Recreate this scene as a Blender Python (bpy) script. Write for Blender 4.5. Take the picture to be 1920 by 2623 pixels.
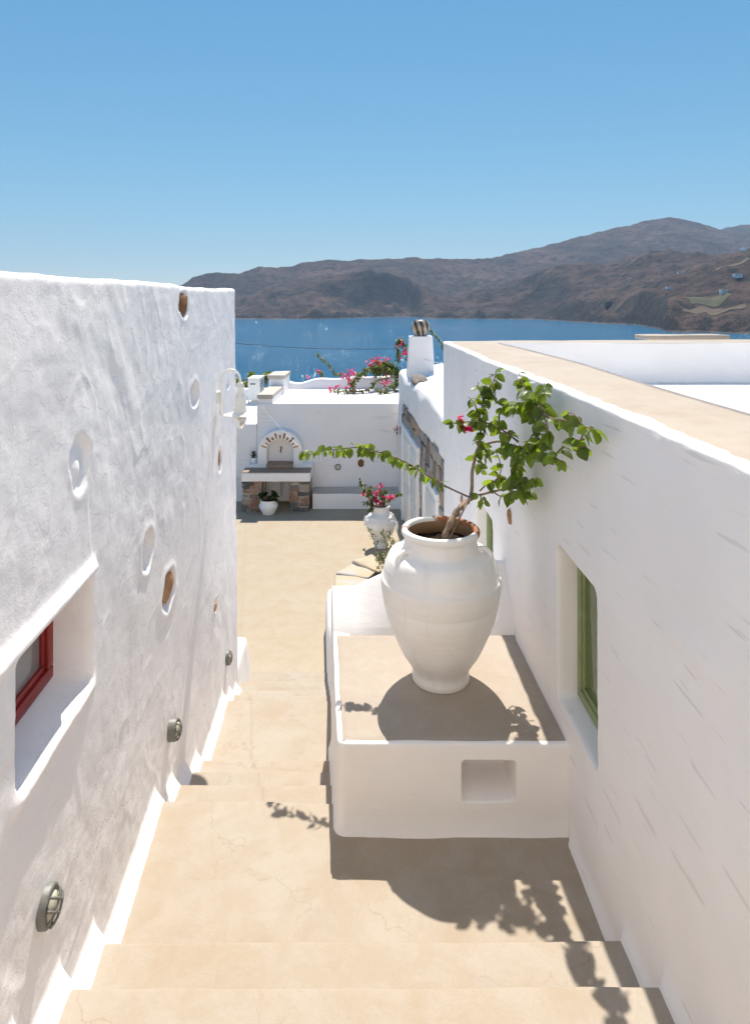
import bpy, bmesh, math, random
import numpy as np
from mathutils import Vector, Matrix, Euler

rnd = random.Random(7)
SC = bpy.context.scene
COL = SC.collection
for o in list(bpy.data.objects):
    bpy.data.objects.remove(o)

# ------------------------------------------------------------------ camera
F, CX, HY, EYE = 1685.0, 960.0, 790.0, 2.6        # focal length and horizon of the photograph
cam_d = bpy.data.cameras.new('camera')
cam_d.sensor_fit = 'HORIZONTAL'
cam_d.sensor_width = 36.0
cam_d.lens = 36.0 * F / 1920.0
cam_d.shift_y = -(2623 / 2 - HY) / 1920.0
cam_d.clip_start = 0.05
cam_d.clip_end = 60000
cam = bpy.data.objects.new('camera', cam_d)
cam.location = (0, 0, EYE)
cam.rotation_euler = (math.radians(90), 0, 0)
COL.objects.link(cam)
SC.camera = cam

# ------------------------------------------------------------------ sky, sun, exposure
SUN = Vector((0.035, 0.62, 1.0)).normalized()
world = bpy.data.worlds.new('World')
SC.world = world
world.use_nodes = True
wn = world.node_tree
wn.nodes.clear()
w_out = wn.nodes.new('ShaderNodeOutputWorld')
w_bg = wn.nodes.new('ShaderNodeBackground')
w_sky = wn.nodes.new('ShaderNodeTexSky')
w_sky.sky_type = 'NISHITA'
w_sky.sun_disc = False
w_sky.sun_elevation = math.asin(SUN.z)
w_sky.sun_rotation = math.atan2(SUN.x, SUN.y)
w_sky.altitude = 0
w_sky.air_density = 1.0
w_sky.dust_density = 0.0
w_sky.ozone_density = 6.0
w_bg.inputs['Strength'].default_value = 0.086
# soft tone curve over the whole sky: evens out the glow towards the horizon
w_sep = wn.nodes.new('ShaderNodeSeparateColor')
w_cmb = wn.nodes.new('ShaderNodeCombineColor')
wn.links.new(w_sky.outputs[0], w_sep.inputs[0])
for i, (gain, gam) in enumerate(((0.561, 1.10), (1.192, 0.72), (1.92, 0.50))):
    w_p = wn.nodes.new('ShaderNodeMath'); w_p.operation = 'POWER'; w_p.inputs[1].default_value = gam
    w_m = wn.nodes.new('ShaderNodeMath'); w_m.operation = 'MULTIPLY'; w_m.inputs[1].default_value = gain
    wn.links.new(w_sep.outputs[i], w_p.inputs[0])
    wn.links.new(w_p.outputs[0], w_m.inputs[0])
    wn.links.new(w_m.outputs[0], w_cmb.inputs[i])
wn.links.new(w_cmb.outputs[0], w_bg.inputs['Color'])
wn.links.new(w_bg.outputs[0], w_out.inputs['Surface'])

sun_d = bpy.data.lights.new('sun', 'SUN')
sun_d.energy = 4.2
sun_d.angle = math.radians(0.53)
sun_d.color = (1.0, 0.925, 0.81)
sun = bpy.data.objects.new('sun', sun_d)
sun.rotation_euler = SUN.to_track_quat('Z', 'Y').to_euler()
sun.location = (0, 8, 20)
COL.objects.link(sun)

SC.view_settings.view_transform = 'Standard'
SC.view_settings.look = 'None'
SC.view_settings.gamma = 1.0
SC.view_settings.use_curve_mapping = False
SC.view_settings.exposure = 0.82
SC.cycles.max_bounces = 12
SC.cycles.diffuse_bounces = 8
SC.cycles.transparent_max_bounces = 12

# ------------------------------------------------------------------ helpers
def P(sx, sy, Y):
    """point at depth Y that the photograph shows at (sx, sy)"""
    return Vector(((sx - CX) / F * Y, Y, EYE - (sy - HY) / F * Y))

def tag(o, label=None, cat=None, group=None, kind=None):
    if label: o['label'] = label
    if cat: o['category'] = cat
    if group: o['group'] = group
    if kind: o['kind'] = kind
    return o

def empty(name, loc=(0, 0, 0), label=None, cat=None, group=None, kind=None):
    o = bpy.data.objects.new(name, None)
    o.location = loc
    o.empty_display_size = 0.1
    COL.objects.link(o)
    return tag(o, label, cat, group, kind)

def world_of(o):
    m = Matrix.Translation(o.location) @ o.rotation_euler.to_matrix().to_4x4() @ Matrix.Diagonal((*o.scale, 1))
    if o.parent:
        return world_of(o.parent) @ o.matrix_parent_inverse @ m
    return m

def link(name, me, mat=None, parent=None, smooth=True):
    o = bpy.data.objects.new(name, me)
    if mat:
        me.materials.append(mat)
    if smooth and len(me.polygons):
        me.polygons.foreach_set('use_smooth', [True] * len(me.polygons))
    COL.objects.link(o)
    if parent:
        o.parent = parent
        o.matrix_parent_inverse = world_of(parent).inverted()
    return o

def mesh_py(name, verts, faces, mat=None, parent=None, smooth=True):
    me = bpy.data.meshes.new(name)
    me.from_pydata([tuple(v) for v in verts], [], faces)
    me.update()
    return link(name, me, mat, parent, smooth)

def grid_mesh(name, pts, mat=None, parent=None, smooth=True, flip=False):
    """pts: array (nu, nv, 3)"""
    nu, nv = pts.shape[:2]
    i = np.arange(nu * nv).reshape(nu, nv)
    q = np.stack([i[:-1, :-1], i[1:, :-1], i[1:, 1:], i[:-1, 1:]], -1).reshape(-1, 4)
    if flip:
        q = q[:, ::-1]
    me = bpy.data.meshes.new(name)
    me.vertices.add(nu * nv)
    me.vertices.foreach_set('co', pts.reshape(-1).astype(np.float32))
    n = len(q)
    me.loops.add(n * 4)
    me.loops.foreach_set('vertex_index', q.reshape(-1).astype(np.int32))
    me.polygons.add(n)
    me.polygons.foreach_set('loop_start', np.arange(0, n * 4, 4, dtype=np.int32))
    me.polygons.foreach_set('loop_total', np.full(n, 4, dtype=np.int32))
    me.update(calc_edges=True)
    me.validate()
    return link(name, me, mat, parent, smooth)

# vectorised gradient-free value noise -------------------------------------------------
def _h(ix, iy, iz):
    n = (ix * 374761393 + iy * 668265263 + iz * 1274126177) & 0x7fffffff
    n = ((n ^ (n >> 13)) * 1274126177) & 0x7fffffff
    n = (n ^ (n >> 16)) & 0xffff
    return n / 32767.5 - 1.0

def vnoise(x, y, z=0.0):
    x, y, z = np.broadcast_arrays(np.asarray(x, float), np.asarray(y, float), np.asarray(z, float))
    fx, fy, fz = np.floor(x), np.floor(y), np.floor(z)
    ix, iy, iz = fx.astype(np.int64), fy.astype(np.int64), fz.astype(np.int64)
    u, v, w = x - fx, y - fy, z - fz
    u, v, w = [t * t * t * (t * (t * 6 - 15) + 10) for t in (u, v, w)]
    r = 0
    for a in (0, 1):
        for b in (0, 1):
            for c in (0, 1):
                r = r + _h(ix + a, iy + b, iz + c) * (u if a else 1 - u) * (v if b else 1 - v) * (w if c else 1 - w)
    return r

def fbm(x, y, z=0.0, oct=4, gain=0.5):
    r, a, s = 0, 1.0, 1.0
    for k in range(oct):
        r = r + a * vnoise(np.asarray(x) * s + 17.3 * k, np.asarray(y) * s + 5.1 * k, np.asarray(z) * s)
        a *= gain
        s *= 2.03
    return r

def sstep(a, b, x):
    t = np.clip((np.asarray(x, float) - a) / (b - a), 0, 1)
    return t * t * (3 - 2 * t)

def rbox(name, corners, r=0.02, n=(4, 4, 4), mat=None, parent=None, noise=0.0, nscale=3.0, seed=0.0, arc=2):
    """hand-plastered block: eight corners (x fastest, then y, then z), rounded edges, slight waviness"""
    c = np.array(corners, float).reshape(2, 2, 2, 3)      # z, y, x
    L = [np.linalg.norm(c[0, 0, 1] - c[0, 0, 0]), np.linalg.norm(c[0, 1, 0] - c[0, 0, 0]), np.linalg.norm(c[1, 0, 0] - c[0, 0, 0])]
    bm = bmesh.new()
    def axis(k):
        rr = min(r, L[k] * 0.49) / L[k]
        a = [rr * i / arc for i in range(arc)]
        m = [rr + (1 - 2 * rr) * i / n[k] for i in range(n[k] + 1)]
        return a + m + [1 - t for t in reversed(a)]
    ax = [axis(k) for k in range(3)]
    def pos(t):
        t = np.array(t)
        q = t * L
        rr = min([r] + [l * 0.49 for l in L])
        inner = np.clip(q, rr, np.array(L) - rr)
        d = q - inner
        ln = np.linalg.norm(d)
        if ln > 1e-9:
            m = np.max(np.abs(d))
            q = inner + d / ln * m
        s = q / L
        x, y, z = s
        p = 0
        for k in (0, 1):
            for j in (0, 1):
                for i in (0, 1):
                    p = p + c[k, j, i] * (x if i else 1 - x) * (y if j else 1 - y) * (z if k else 1 - z)
        return p
    vd = {}
    def vert(t):
        key = tuple(round(v, 6) for v in t)
        if key not in vd:
            vd[key] = bm.verts.new(pos(t))
        return vd[key]
    for k in range(3):
        a, b = [i for i in range(3) if i != k]
        for side in (0.0, 1.0):
            for i in range(len(ax[a]) - 1):
                for j in range(len(ax[b]) - 1):
                    q = []
                    for (u, v) in ((i, j), (i + 1, j), (i + 1, j + 1), (i, j + 1)):
                        t = [0, 0, 0]
                        t[k] = side; t[a] = ax[a][u]; t[b] = ax[b][v]
                        q.append(vert(t))
                    try:
                        bm.faces.new(q)
                    except ValueError:
                        pass
    bmesh.ops.recalc_face_normals(bm, faces=bm.faces)
    if noise:
        bm.normal_update()
        co = np.array([v.co[:] for v in bm.verts])
        d = noise * fbm(co[:, 0] * nscale + seed, co[:, 1] * nscale, co[:, 2] * nscale, 3)
        for v, dd in zip(list(bm.verts), d):
            v.co += v.normal * float(dd)
    me = bpy.data.meshes.new(name)
    bm.to_mesh(me)
    bm.free()
    return link(name, me, mat, parent)

def bx(x0, x1, y0, y1, z0, z1):
    return [(x, y, z) for z in (z0, z1) for y in (y0, y1) for x in (x0, x1)]

def lathe_verts(profile, seg=48, wob=0.0, seed=0.0):
    vs, fs = [], []
    n = len(profile)
    for i in range(seg):
        a = 2 * math.pi * i / seg
        for (h, r) in profile:
            rr = r
            if wob:
                rr *= 1 + wob * float(vnoise(math.cos(a) * 1.6 + seed, math.sin(a) * 1.6, h * 7))
            vs.append((rr * math.cos(a), rr * math.sin(a), h))
    for i in range(seg):
        j = (i + 1) % seg
        for k in range(n - 1):
            fs.append((i * n + k, j * n + k, j * n + k + 1, i * n + k + 1))
    return vs, fs

def lathe(name, profile, loc, mat, parent, seg=48, wob=0.0, seed=0.0, tilt=None):
    vs, fs = lathe_verts(profile, seg, wob, seed)
    M = Matrix.Translation(loc)
    if tilt:
        M = M @ Euler(tilt).to_matrix().to_4x4()
    return mesh_py(name, [M @ Vector(v) for v in vs], fs, mat, parent)

def spline(pts, per=6):
    pts = [Vector(p) for p in pts]
    if len(pts) < 3:
        return [pts[0].lerp(pts[1], t / per) for t in range(per + 1)]
    out = []
    for i in range(len(pts) - 1):
        p0 = pts[i - 1] if i else pts[0] * 2 - pts[1]
        p1, p2 = pts[i], pts[i + 1]
        p3 = pts[i + 2] if i + 2 < len(pts) else p2 * 2 - p1
        for k in range(per):
            t = k / per
            out.append(0.5 * ((2 * p1) + (p2 - p0) * t + (2 * p0 - 5 * p1 + 4 * p2 - p3) * t * t + (3 * p1 - p0 - 3 * p2 + p3) * t ** 3))
    out.append(pts[-1])
    return out

def tube_geo(path, radii, seg=8, closed_ends=True):
    path = [Vector(p) for p in path]
    n = len(path)
    if not hasattr(radii, '__len__'):
        radii = [radii] * n
    vs, fs = [], []
    up = Vector((0.13, 0.27, 0.95))
    prev = None
    for i, p in enumerate(path):
        d = (path[min(i + 1, n - 1)] - path[max(i - 1, 0)]).normalized()
        if prev is None:
            a = d.cross(up)
            if a.length < 1e-3:
                a = d.cross(Vector((1, 0, 0)))
            a.normalize()
        else:
            a = (prev - d * prev.dot(d)).normalized()
        prev = a
        b = d.cross(a)
        for k in range(seg):
            t = 2 * math.pi * k / seg
            vs.append(p + (a * math.cos(t) + b * math.sin(t)) * radii[i])
    for i in range(n - 1):
        for k in range(seg):
            j = (k + 1) % seg
            fs.append((i * seg + k, i * seg + j, (i + 1) * seg + j, (i + 1) * seg + k))
    if closed_ends:
        fs.append(tuple(range(seg))[::-1])
        fs.append(tuple((n - 1) * seg + k for k in range(seg)))
    return vs, fs

def tube(name, path, radii, mat, parent=None, seg=8):
    vs, fs = tube_geo(path, radii, seg)
    return mesh_py(name, vs, fs, mat, parent)

def lin(a, b, n):
    return [a + (b - a) * i / (n - 1) for i in range(n)]

# ------------------------------------------------------------------ materials
MATS = {}
class NT:
    def __init__(s, name):
        s.m = bpy.data.materials.new(name)
        s.m.use_nodes = True
        s.t = s.m.node_tree
        s.b = s.t.nodes['Principled BSDF']
        s.out = s.t.nodes['Material Output']
        s.tc = s.t.nodes.new('ShaderNodeTexCoord')
        MATS[name] = s.m
    def n(s, typ, **kw):
        nd = s.t.nodes.new(typ)
        for k, v in kw.items():
            setattr(nd, k, v)
        return nd
    def l(s, a, b):
        s.t.links.new(a, b)
    def coord(s, scale=(1, 1, 1), rot=(0, 0, 0), loc=(0, 0, 0), src='Object'):
        mp = s.n('ShaderNodeMapping')
        mp.inputs['Scale'].default_value = scale
        mp.inputs['Rotation'].default_value = rot
        mp.inputs['Location'].default_value = loc
        s.l(s.tc.outputs[src], mp.inputs['Vector'])
        return mp.outputs[0]
    def noise(s, vec, scale=5, detail=4, rough=0.5, dist=0.0):
        nd = s.n('ShaderNodeTexNoise')
        nd.inputs['Scale'].default_value = scale
        nd.inputs['Detail'].default_value = detail
        nd.inputs['Roughness'].default_value = rough
        nd.inputs['Distortion'].default_value = dist
        s.l(vec, nd.inputs['Vector'])
        return nd.outputs['Fac']
    def voronoi(s, vec, scale=5, feature='F1', rnd=1.0):
        nd = s.n('ShaderNodeTexVoronoi', feature=feature)
        nd.inputs['Scale'].default_value = scale
        nd.inputs['Randomness'].default_value = rnd
        s.l(vec, nd.inputs['Vector'])
        return nd.outputs['Distance']
    def ramp(s, fac, stops, interp='LINEAR'):
        nd = s.n('ShaderNodeValToRGB')
        nd.color_ramp.interpolation = interp
        e = nd.color_ramp.elements
        while len(e) < len(stops):
            e.new(0.5)
        for q, (p, c) in zip(e, stops):
            q.position = p
            q.color = (c, c, c, 1) if not hasattr(c, '__len__') else (*c, 1)
        s.l(fac, nd.inputs['Fac'])
        return nd.outputs['Color']
    def mix(s, fac, a, b, mode='MIX'):
        nd = s.n('ShaderNodeMix', data_type='RGBA', blend_type=mode)
        for sock, v in ((nd.inputs['Factor'], fac), (nd.inputs['A'], a), (nd.inputs['B'], b)):
            if isinstance(v, bpy.types.NodeSocket):
                s.l(v, sock)
            elif hasattr(v, '__len__'):
                sock.default_value = (*v, 1)
            else:
                sock.default_value = v
        return nd.outputs['Result']
    def math(s, op, a, b=0.0, c=None):
        nd = s.n('ShaderNodeMath', operation=op)
        for i, v in enumerate((a, b) if c is None else (a, b, c)):
            if isinstance(v, bpy.types.NodeSocket):
                s.l(v, nd.inputs[i])
            else:
                nd.inputs[i].default_value = v
        return nd.outputs[0]
    def bump(s, h, strength=0.3, dist=0.01, prev=None):
        nd = s.n('ShaderNodeBump')
        nd.inputs['Strength'].default_value = strength
        nd.inputs['Distance'].default_value = dist
        s.l(h, nd.inputs['Height'])
        if prev:
            s.l(prev, nd.inputs['Normal'])
        return nd.outputs[0]
    def base(s, c):
        if isinstance(c, bpy.types.NodeSocket):
            s.l(c, s.b.inputs['Base Color'])
        else:
            s.b.inputs['Base Color'].default_value = (*c, 1)
    def set(s, rough=0.8, spec=0.3, metal=0.0, normal=None):
        s.b.inputs['Roughness'].default_value = rough
        s.b.inputs['Specular IOR Level'].default_value = spec
        s.b.inputs['Metallic'].default_value = metal
        if normal is not None:
            s.l(normal, s.b.inputs['Normal'])
        return s.m

def m_plaster_rough():
    t = NT('whitewash_trowelled')
    v = t.coord()
    a = t.noise(v, 3.0, 5, 0.55)
    c = t.ramp(a, [(0.3, (0.835, 0.805, 0.81)), (0.7, (0.885, 0.86, 0.862))])
    t.base(c)
    fine = t.noise(v, 160, 3, 0.6)
    mid = t.noise(t.coord((1, 0.45, 1.0), (0.5, 0, 0)), 15, 4, 0.55, 0.25)
    n = t.bump(mid, 0.16, 0.010)
    wz = t.n('ShaderNodeTexNoise')
    wz.inputs['Scale'].default_value = 5.0
    wz.inputs['Detail'].default_value = 5
    wz.inputs['Roughness'].default_value = 0.62
    t.l(v, wz.inputs['Vector'])
    for (sc_, rot, amp, st) in ((1.0, (0.65, 0, 0), 0.062, (1, 3.2, 4.6)), (1.0, (-0.35, 0, 0), 0.026, (1, 8.0, 10.0))):
        q = t.coord(st, rot)
        ad = t.n('ShaderNodeVectorMath', operation='MULTIPLY_ADD')
        t.l(wz.outputs['Color'], ad.inputs[0])
        ad.inputs[1].default_value = (1.3, 1.3, 1.3)
        t.l(q, ad.inputs[2])
        vo = t.n('ShaderNodeTexVoronoi', feature='F1')
        vo.inputs['Scale'].default_value = sc_
        t.l(ad.outputs[0], vo.inputs['Vector'])
        df = t.n('ShaderNodeVectorMath', operation='SUBTRACT')
        t.l(ad.outputs[0], df.inputs[0]); t.l(vo.outputs['Position'], df.inputs[1])
        cc = t.n('ShaderNodeVectorMath', operation='SUBTRACT')
        t.l(vo.outputs['Color'], cc.inputs[0]); cc.inputs[1].default_value = (0.5, 0.5, 0.5)
        dt = t.n('ShaderNodeVectorMath', operation='DOT_PRODUCT')
        t.l(df.outputs[0], dt.inputs[0]); t.l(cc.outputs[0], dt.inputs[1])
        msk = t.ramp(t.noise(t.coord(loc=(amp * 50, 3, 1)), 1.6, 3, 0.5), [(0.38, 0.25), (0.62, 1.0)])
        n = t.bump(t.math('MULTIPLY', dt.outputs['Value'], msk), 1.0, amp * 0.16, n)
    n = t.bump(t.noise(t.coord((1, 0.6, 1.0)), 75, 4, 0.65, 0.2), 0.16, 0.005, n)
    n = t.bump(fine, 0.26, 0.003, n)
    return t.set(0.75, 0.25, normal=n)

def m_plaster(name, streak=(6, 6, 60), dash=0.0, tint=(0.875, 0.852, 0.848)):
    t = NT(name)
    v = t.coord()
    a = t.noise(v, 2.2, 4, 0.5)
    lo = tuple(x * 0.955 for x in tint)
    c = t.ramp(a, [(0.35, lo), (0.65, tint)])
    s1 = t.noise(t.coord(streak), 1.0, 4, 0.55)
    n = t.bump(s1, 0.35, 0.006)
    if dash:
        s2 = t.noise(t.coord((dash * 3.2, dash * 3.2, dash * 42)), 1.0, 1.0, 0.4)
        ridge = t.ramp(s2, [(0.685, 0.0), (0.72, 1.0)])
        c = t.mix(t.math('MULTIPLY', ridge, 0.45), c, tuple(x * 0.70 for x in tint))  # ridge shading painted in as darker colour, relief alone too faint
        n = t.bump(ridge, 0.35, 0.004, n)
    n = t.bump(t.noise(v, 120, 3, 0.6), 0.12, 0.003, n)
    t.base(c)
    return t.set(0.78, 0.22, normal=n)

def m_cement(name='beige_cement', c0=(0.343, 0.286, 0.222), c1=(0.370, 0.324, 0.270), c2=(0.328, 0.260, 0.186), crack=0.34):
    t = NT(name)
    v = t.coord()
    a = t.noise(v, 1.7, 8, 0.66, 0.5)
    b = t.noise(v, 5.5, 8, 0.70, 0.5)
    c = t.ramp(a, [(0.38, c2), (0.5, c0), (0.60, c1)])
    c = t.mix(t.math('MULTIPLY', t.ramp(b, [(0.44, 0.0), (0.56, 1.0)]), 0.6), c, c1)
    o_ = t.noise(t.coord(loc=(9, 4, 2)), 4.0, 9, 0.74, 0.9)
    c = t.mix(t.math('MULTIPLY', t.ramp(o_, [(0.52, 0.0), (0.62, 1.0)]), 0.50), c, c2)
    # trodden-in dirt and grey scuffs
    d_ = t.noise(t.coord(loc=(3, 14, 7)), 2.2, 9, 0.72, 0.3)
    c = t.mix(t.math('MULTIPLY', t.ramp(d_, [(0.54, 0.0), (0.70, 1.0)]), 0.35), c, tuple(x * y for x, y in zip(c0, (0.80, 0.82, 0.90))))
    sp_ = t.voronoi(v, 42, 'F1')
    spm = t.math('MULTIPLY', t.ramp(sp_, [(0.05, 1.0), (0.09, 0.0)]), t.ramp(t.noise(v, 7, 2, 0.5), [(0.55, 0.0), (0.62, 0.6)]))
    c = t.mix(spm, c, tuple(x * 0.45 for x in c0))
    g = t.noise(v, 260, 2, 0.6)
    c = t.mix(0.22, c, t.ramp(g, [(0.3, tuple(x * 0.72 for x in c0)), (0.7, tuple(min(1, x * 1.2) for x in c1))]))
    if crack:
        wv = t.n('ShaderNodeVectorMath', operation='ADD')
        nn = t.n('ShaderNodeTexNoise')
        nn.inputs['Scale'].default_value = 4.5
        nn.inputs['Detail'].default_value = 5
        nn.inputs['Roughness'].default_value = 0.5
        t.l(v, nn.inputs['Vector'])
        sc = t.n('ShaderNodeVectorMath', operation='SCALE')
        sc.inputs['Scale'].default_value = 0.42
        t.l(nn.outputs['Color'], sc.inputs[0])
        t.l(v, wv.inputs[0]); t.l(sc.outputs[0], wv.inputs[1])
        e = t.voronoi(wv.outputs[0], 1.5, 'DISTANCE_TO_EDGE')
        line = t.ramp(e, [(0.0, 1.0), (0.007, 0.0)])
        msk = t.ramp(t.noise(v, 1.7, 2, 0.5), [(0.44, 0.0), (0.54, 1.0)])
        k = t.math('MULTIPLY', t.math('MULTIPLY', line, msk), crack)
        c = t.mix(k, c, (0.22, 0.14, 0.08))
    t.base(c)
    n = t.bump(t.noise(v, 9, 5, 0.6), 0.25, 0.006)
    n = t.bump(g, 0.15, 0.002, n)
    return t.set(0.7, 0.3, normal=n)

def m_simple(name, col, var=0.15, scale=8, rough=0.7, spec=0.3, metal=0.0, bump=0.2, bscale=30, bdist=0.004):
    t = NT(name)
    v = t.coord()
    a = t.noise(v, scale, 5, 0.6)
    lo = tuple(max(0, x * (1 - var)) for x in col)
    hi = tuple(min(1, x * (1 + var)) for x in col)
    t.base(t.ramp(a, [(0.3, lo), (0.7, hi)]))
    n = t.bump(t.noise(v, bscale, 4, 0.6), bump, bdist) if bump else None
    return t.set(rough, spec, metal, n)

def m_stone(name, cols, scale=6, bump=0.6, bdist=0.012):
    t = NT(name)
    v = t.coord()
    oi = t.n('ShaderNodeObjectInfo')
    n1 = t.noise(v, scale, 6, 0.65, 0.5)
    r = t.math('ADD', t.math('MULTIPLY', n1, 0.8), t.math('MULTIPLY', t.math('SUBTRACT', oi.outputs['Random'], 0.5), 0.75))
    k = len(cols)
    t.base(t.ramp(r, [(0.15 + 0.5 * i / (k - 1), c) for i, c in enumerate(cols)]))
    n = t.bump(t.noise(v, scale * 4, 6, 0.7), bump, bdist)
    return t.set(0.85, 0.2, normal=n)

def m_leaf(name, col, trans, var=0.3):
    t = NT(name)
    oi = t.n('ShaderNodeObjectInfo')
    geo = t.n('ShaderNodeNewGeometry')
    r = t.math('ADD', oi.outputs['Random'], geo.outputs['Random Per Island'])
    r = t.math('FRACT', r)
    c = t.ramp(r, [(0.0, tuple(x * (1 - var) for x in col)), (1.0, tuple(x * (1 + var) for x in col))])
    ct = t.ramp(r, [(0.0, tuple(x * (1 - var) for x in trans)), (1.0, tuple(min(1, x * (1 + var)) for x in trans))])
    t.base(c)
    t.set(0.42, 0.45)
    tr = t.n('ShaderNodeBsdfTranslucent')
    t.l(ct, tr.inputs['Color'])
    mx = t.n('ShaderNodeMixShader')
    mx.inputs[0].default_value = 0.42
    t.l(t.b.outputs[0], mx.inputs[1]); t.l(tr.outputs[0], mx.inputs[2])
    t.l(mx.outputs[0], t.out.inputs['Surface'])
    return t.m

def m_jar():
    t = NT('white_painted_clay')
    v = t.coord()
    a = t.noise(v, 5, 5, 0.6)
    c = t.ramp(a, [(0.3, (0.81, 0.795, 0.785)), (0.7, (0.875, 0.86, 0.852))])
    rings = t.noise(t.coord((1.5, 1.5, 46)), 1.0, 3, 0.5)
    sp = t.voronoi(v, 9, 'F1')
    dots = t.ramp(sp, [(0.028, 1.0), (0.04, 0.0)])
    c = t.mix(t.math('MULTIPLY', dots, 0.55), c, (0.42, 0.40, 0.38))
    dr = t.noise(t.coord((16, 16, 1.6)), 1.0, 5, 0.6)
    c = t.mix(t.math('MULTIPLY', t.ramp(dr, [(0.52, 0.0), (0.72, 1.0)]), 0.22), c, (0.60, 0.55, 0.48))
    br = t.noise(t.coord((3, 3, 70)), 1.0, 4, 0.6)
    c = t.mix(t.math('MULTIPLY', t.ramp(br, [(0.5, 0.0), (0.75, 1.0)]), 0.16), c, (0.68, 0.65, 0.62))
    t.base(c)
    n = t.bump(rings, 0.30, 0.007)
    n = t.bump(t.noise(v, 60, 4, 0.6), 0.1, 0.004, n)
    return t.set(0.62, 0.35, normal=n)

def m_rim(cx, cy):
    """rim of the big jar: white paint chipped down to terracotta on the far right side"""
    t = NT('chipped_jar_rim')
    v = t.coord()
    sep = t.n('ShaderNodeSeparateXYZ')
    t.l(t.tc.outputs['Object'], sep.inputs[0])
    nx = t.math('SUBTRACT', sep.outputs[0], cx)
    ny = t.math('SUBTRACT', sep.outputs[1], cy)
    ns = t.math('MULTIPLY', t.math('SUBTRACT', t.noise(v, 16, 5, 0.65), 0.5), 0.22)
    side = t.math('ADD', t.math('ADD', t.math('MULTIPLY', nx, 0.75), t.math('MULTIPLY', ny, 0.55)), ns)
    m1 = t.ramp(side, [(0.085, 0.0), (0.10, 1.0)])
    left = t.math('ADD', t.math('SUBTRACT', t.math('MULTIPLY', nx, -1.0), t.math('MULTIPLY', t.math('ABSOLUTE', t.math('SUBTRACT', ny, 0.02)), 0.8)), ns)
    m2 = t.ramp(left, [(0.20, 0.0), (0.21, 1.0)])
    m = t.math('MAXIMUM', m1, m2)
    cl = t.ramp(t.noise(v, 30, 5, 0.6), [(0.3, (0.22, 0.085, 0.04)), (0.7, (0.42, 0.19, 0.09))])
    c = t.mix(m, (0.83, 0.825, 0.81), cl)
    t.base(c)
    n = t.bump(t.math('SUBTRACT', 1.0, m), 0.5, 0.006)
    return t.set(0.65, 0.3, normal=n)

def m_glass(name='window_glass', col=(0.10, 0.10, 0.11)):
    t = NT(name)
    t.base(col)
    return t.set(0.06, 0.6)

def m_sea():
    t = NT('sea_water')
    v = t.coord()
    a = t.noise(t.coord((0.004, 0.012, 1)), 1.0, 5, 0.6)
    c = t.ramp(a, [(0.3, (0.0, 0.110, 0.240)), (0.7, (0.001, 0.142, 0.295))])
    t.base(c)
    n1 = t.noise(t.coord((1.0, 1.0, 1.0)), 0.9, 6, 0.68, 0.3)
    n2 = t.noise(t.coord((1.0, 1.3, 1.0)), 0.16, 3, 0.5)
    n = t.bump(n2, 0.7, 2.0)
    n = t.bump(n1, 1.0, 0.75, n)
    t.b.inputs['IOR'].default_value = 1.33
    return t.set(0.10, 0.20, normal=n)

def m_land():
    t = NT('dry_hillside')
    v = t.coord()
    big = t.noise(t.coord((0.0035, 0.0035, 0.006)), 1.0, 6, 0.62, 0.4)
    c = t.ramp(big, [(0.28, (0.030, 0.030, 0.035)), (0.44, (0.092, 0.060, 0.054)), (0.58, (0.130, 0.086, 0.070)), (0.76, (0.185, 0.128, 0.096))])
    scrub = t.noise(t.coord((0.03, 0.03, 0.05)), 1.0, 7, 0.75)
    c = t.mix(t.ramp(scrub, [(0.49, 0.0), (0.57, 0.85)]), c, (0.017, 0.022, 0.024))
    rock = t.noise(t.coord((0.055, 0.055, 0.16), loc=(31, 7, 3)), 1.0, 5, 0.75)
    c = t.mix(t.ramp(rock, [(0.57, 0.0), (0.68, 0.6)]), c, (0.165, 0.145, 0.135))
    terr = t.noise(t.coord((0.003, 0.003, 0.14)), 1.0, 4, 0.6)
    c = t.mix(t.ramp(terr, [(0.57, 0.0), (0.66, 0.35)]), c, (0.15, 0.108, 0.086))
    geo = t.n('ShaderNodeNewGeometry')
    sep = t.n('ShaderNodeSeparateXYZ')
    t.l(geo.outputs['True Normal'], sep.inputs[0])
    steep = t.ramp(sep.outputs[2], [(0.62, 1.0), (0.86, 0.0)])
    cliff = t.ramp(t.noise(t.coord((0.05, 0.05, 0.09)), 1.0, 6, 0.75), [(0.3, (0.020, 0.022, 0.026)), (0.7, (0.085, 0.078, 0.075))])
    c = t.mix(steep, c, cliff)
    sh = t.n('ShaderNodeSeparateXYZ')
    t.l(geo.outputs['Position'], sh.inputs[0])
    lvl = t.math('ADD', t.math('SUBTRACT', sh.outputs[2], SEA), t.math('MULTIPLY', t.noise(t.coord((0.03, 0.03, 0.03)), 1.0, 4, 0.6), -4.0))
    c = t.mix(t.ramp(lvl, [(0.0, 0.65), (0.6, 0.0)]), c, (0.24, 0.21, 0.19))
    t.base(c)
    n = t.bump(t.noise(t.coord((0.02, 0.02, 0.02)), 1.0, 9, 0.74), 1.0, 26.0)
    return t.set(0.95, 0.1, normal=n)

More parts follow.
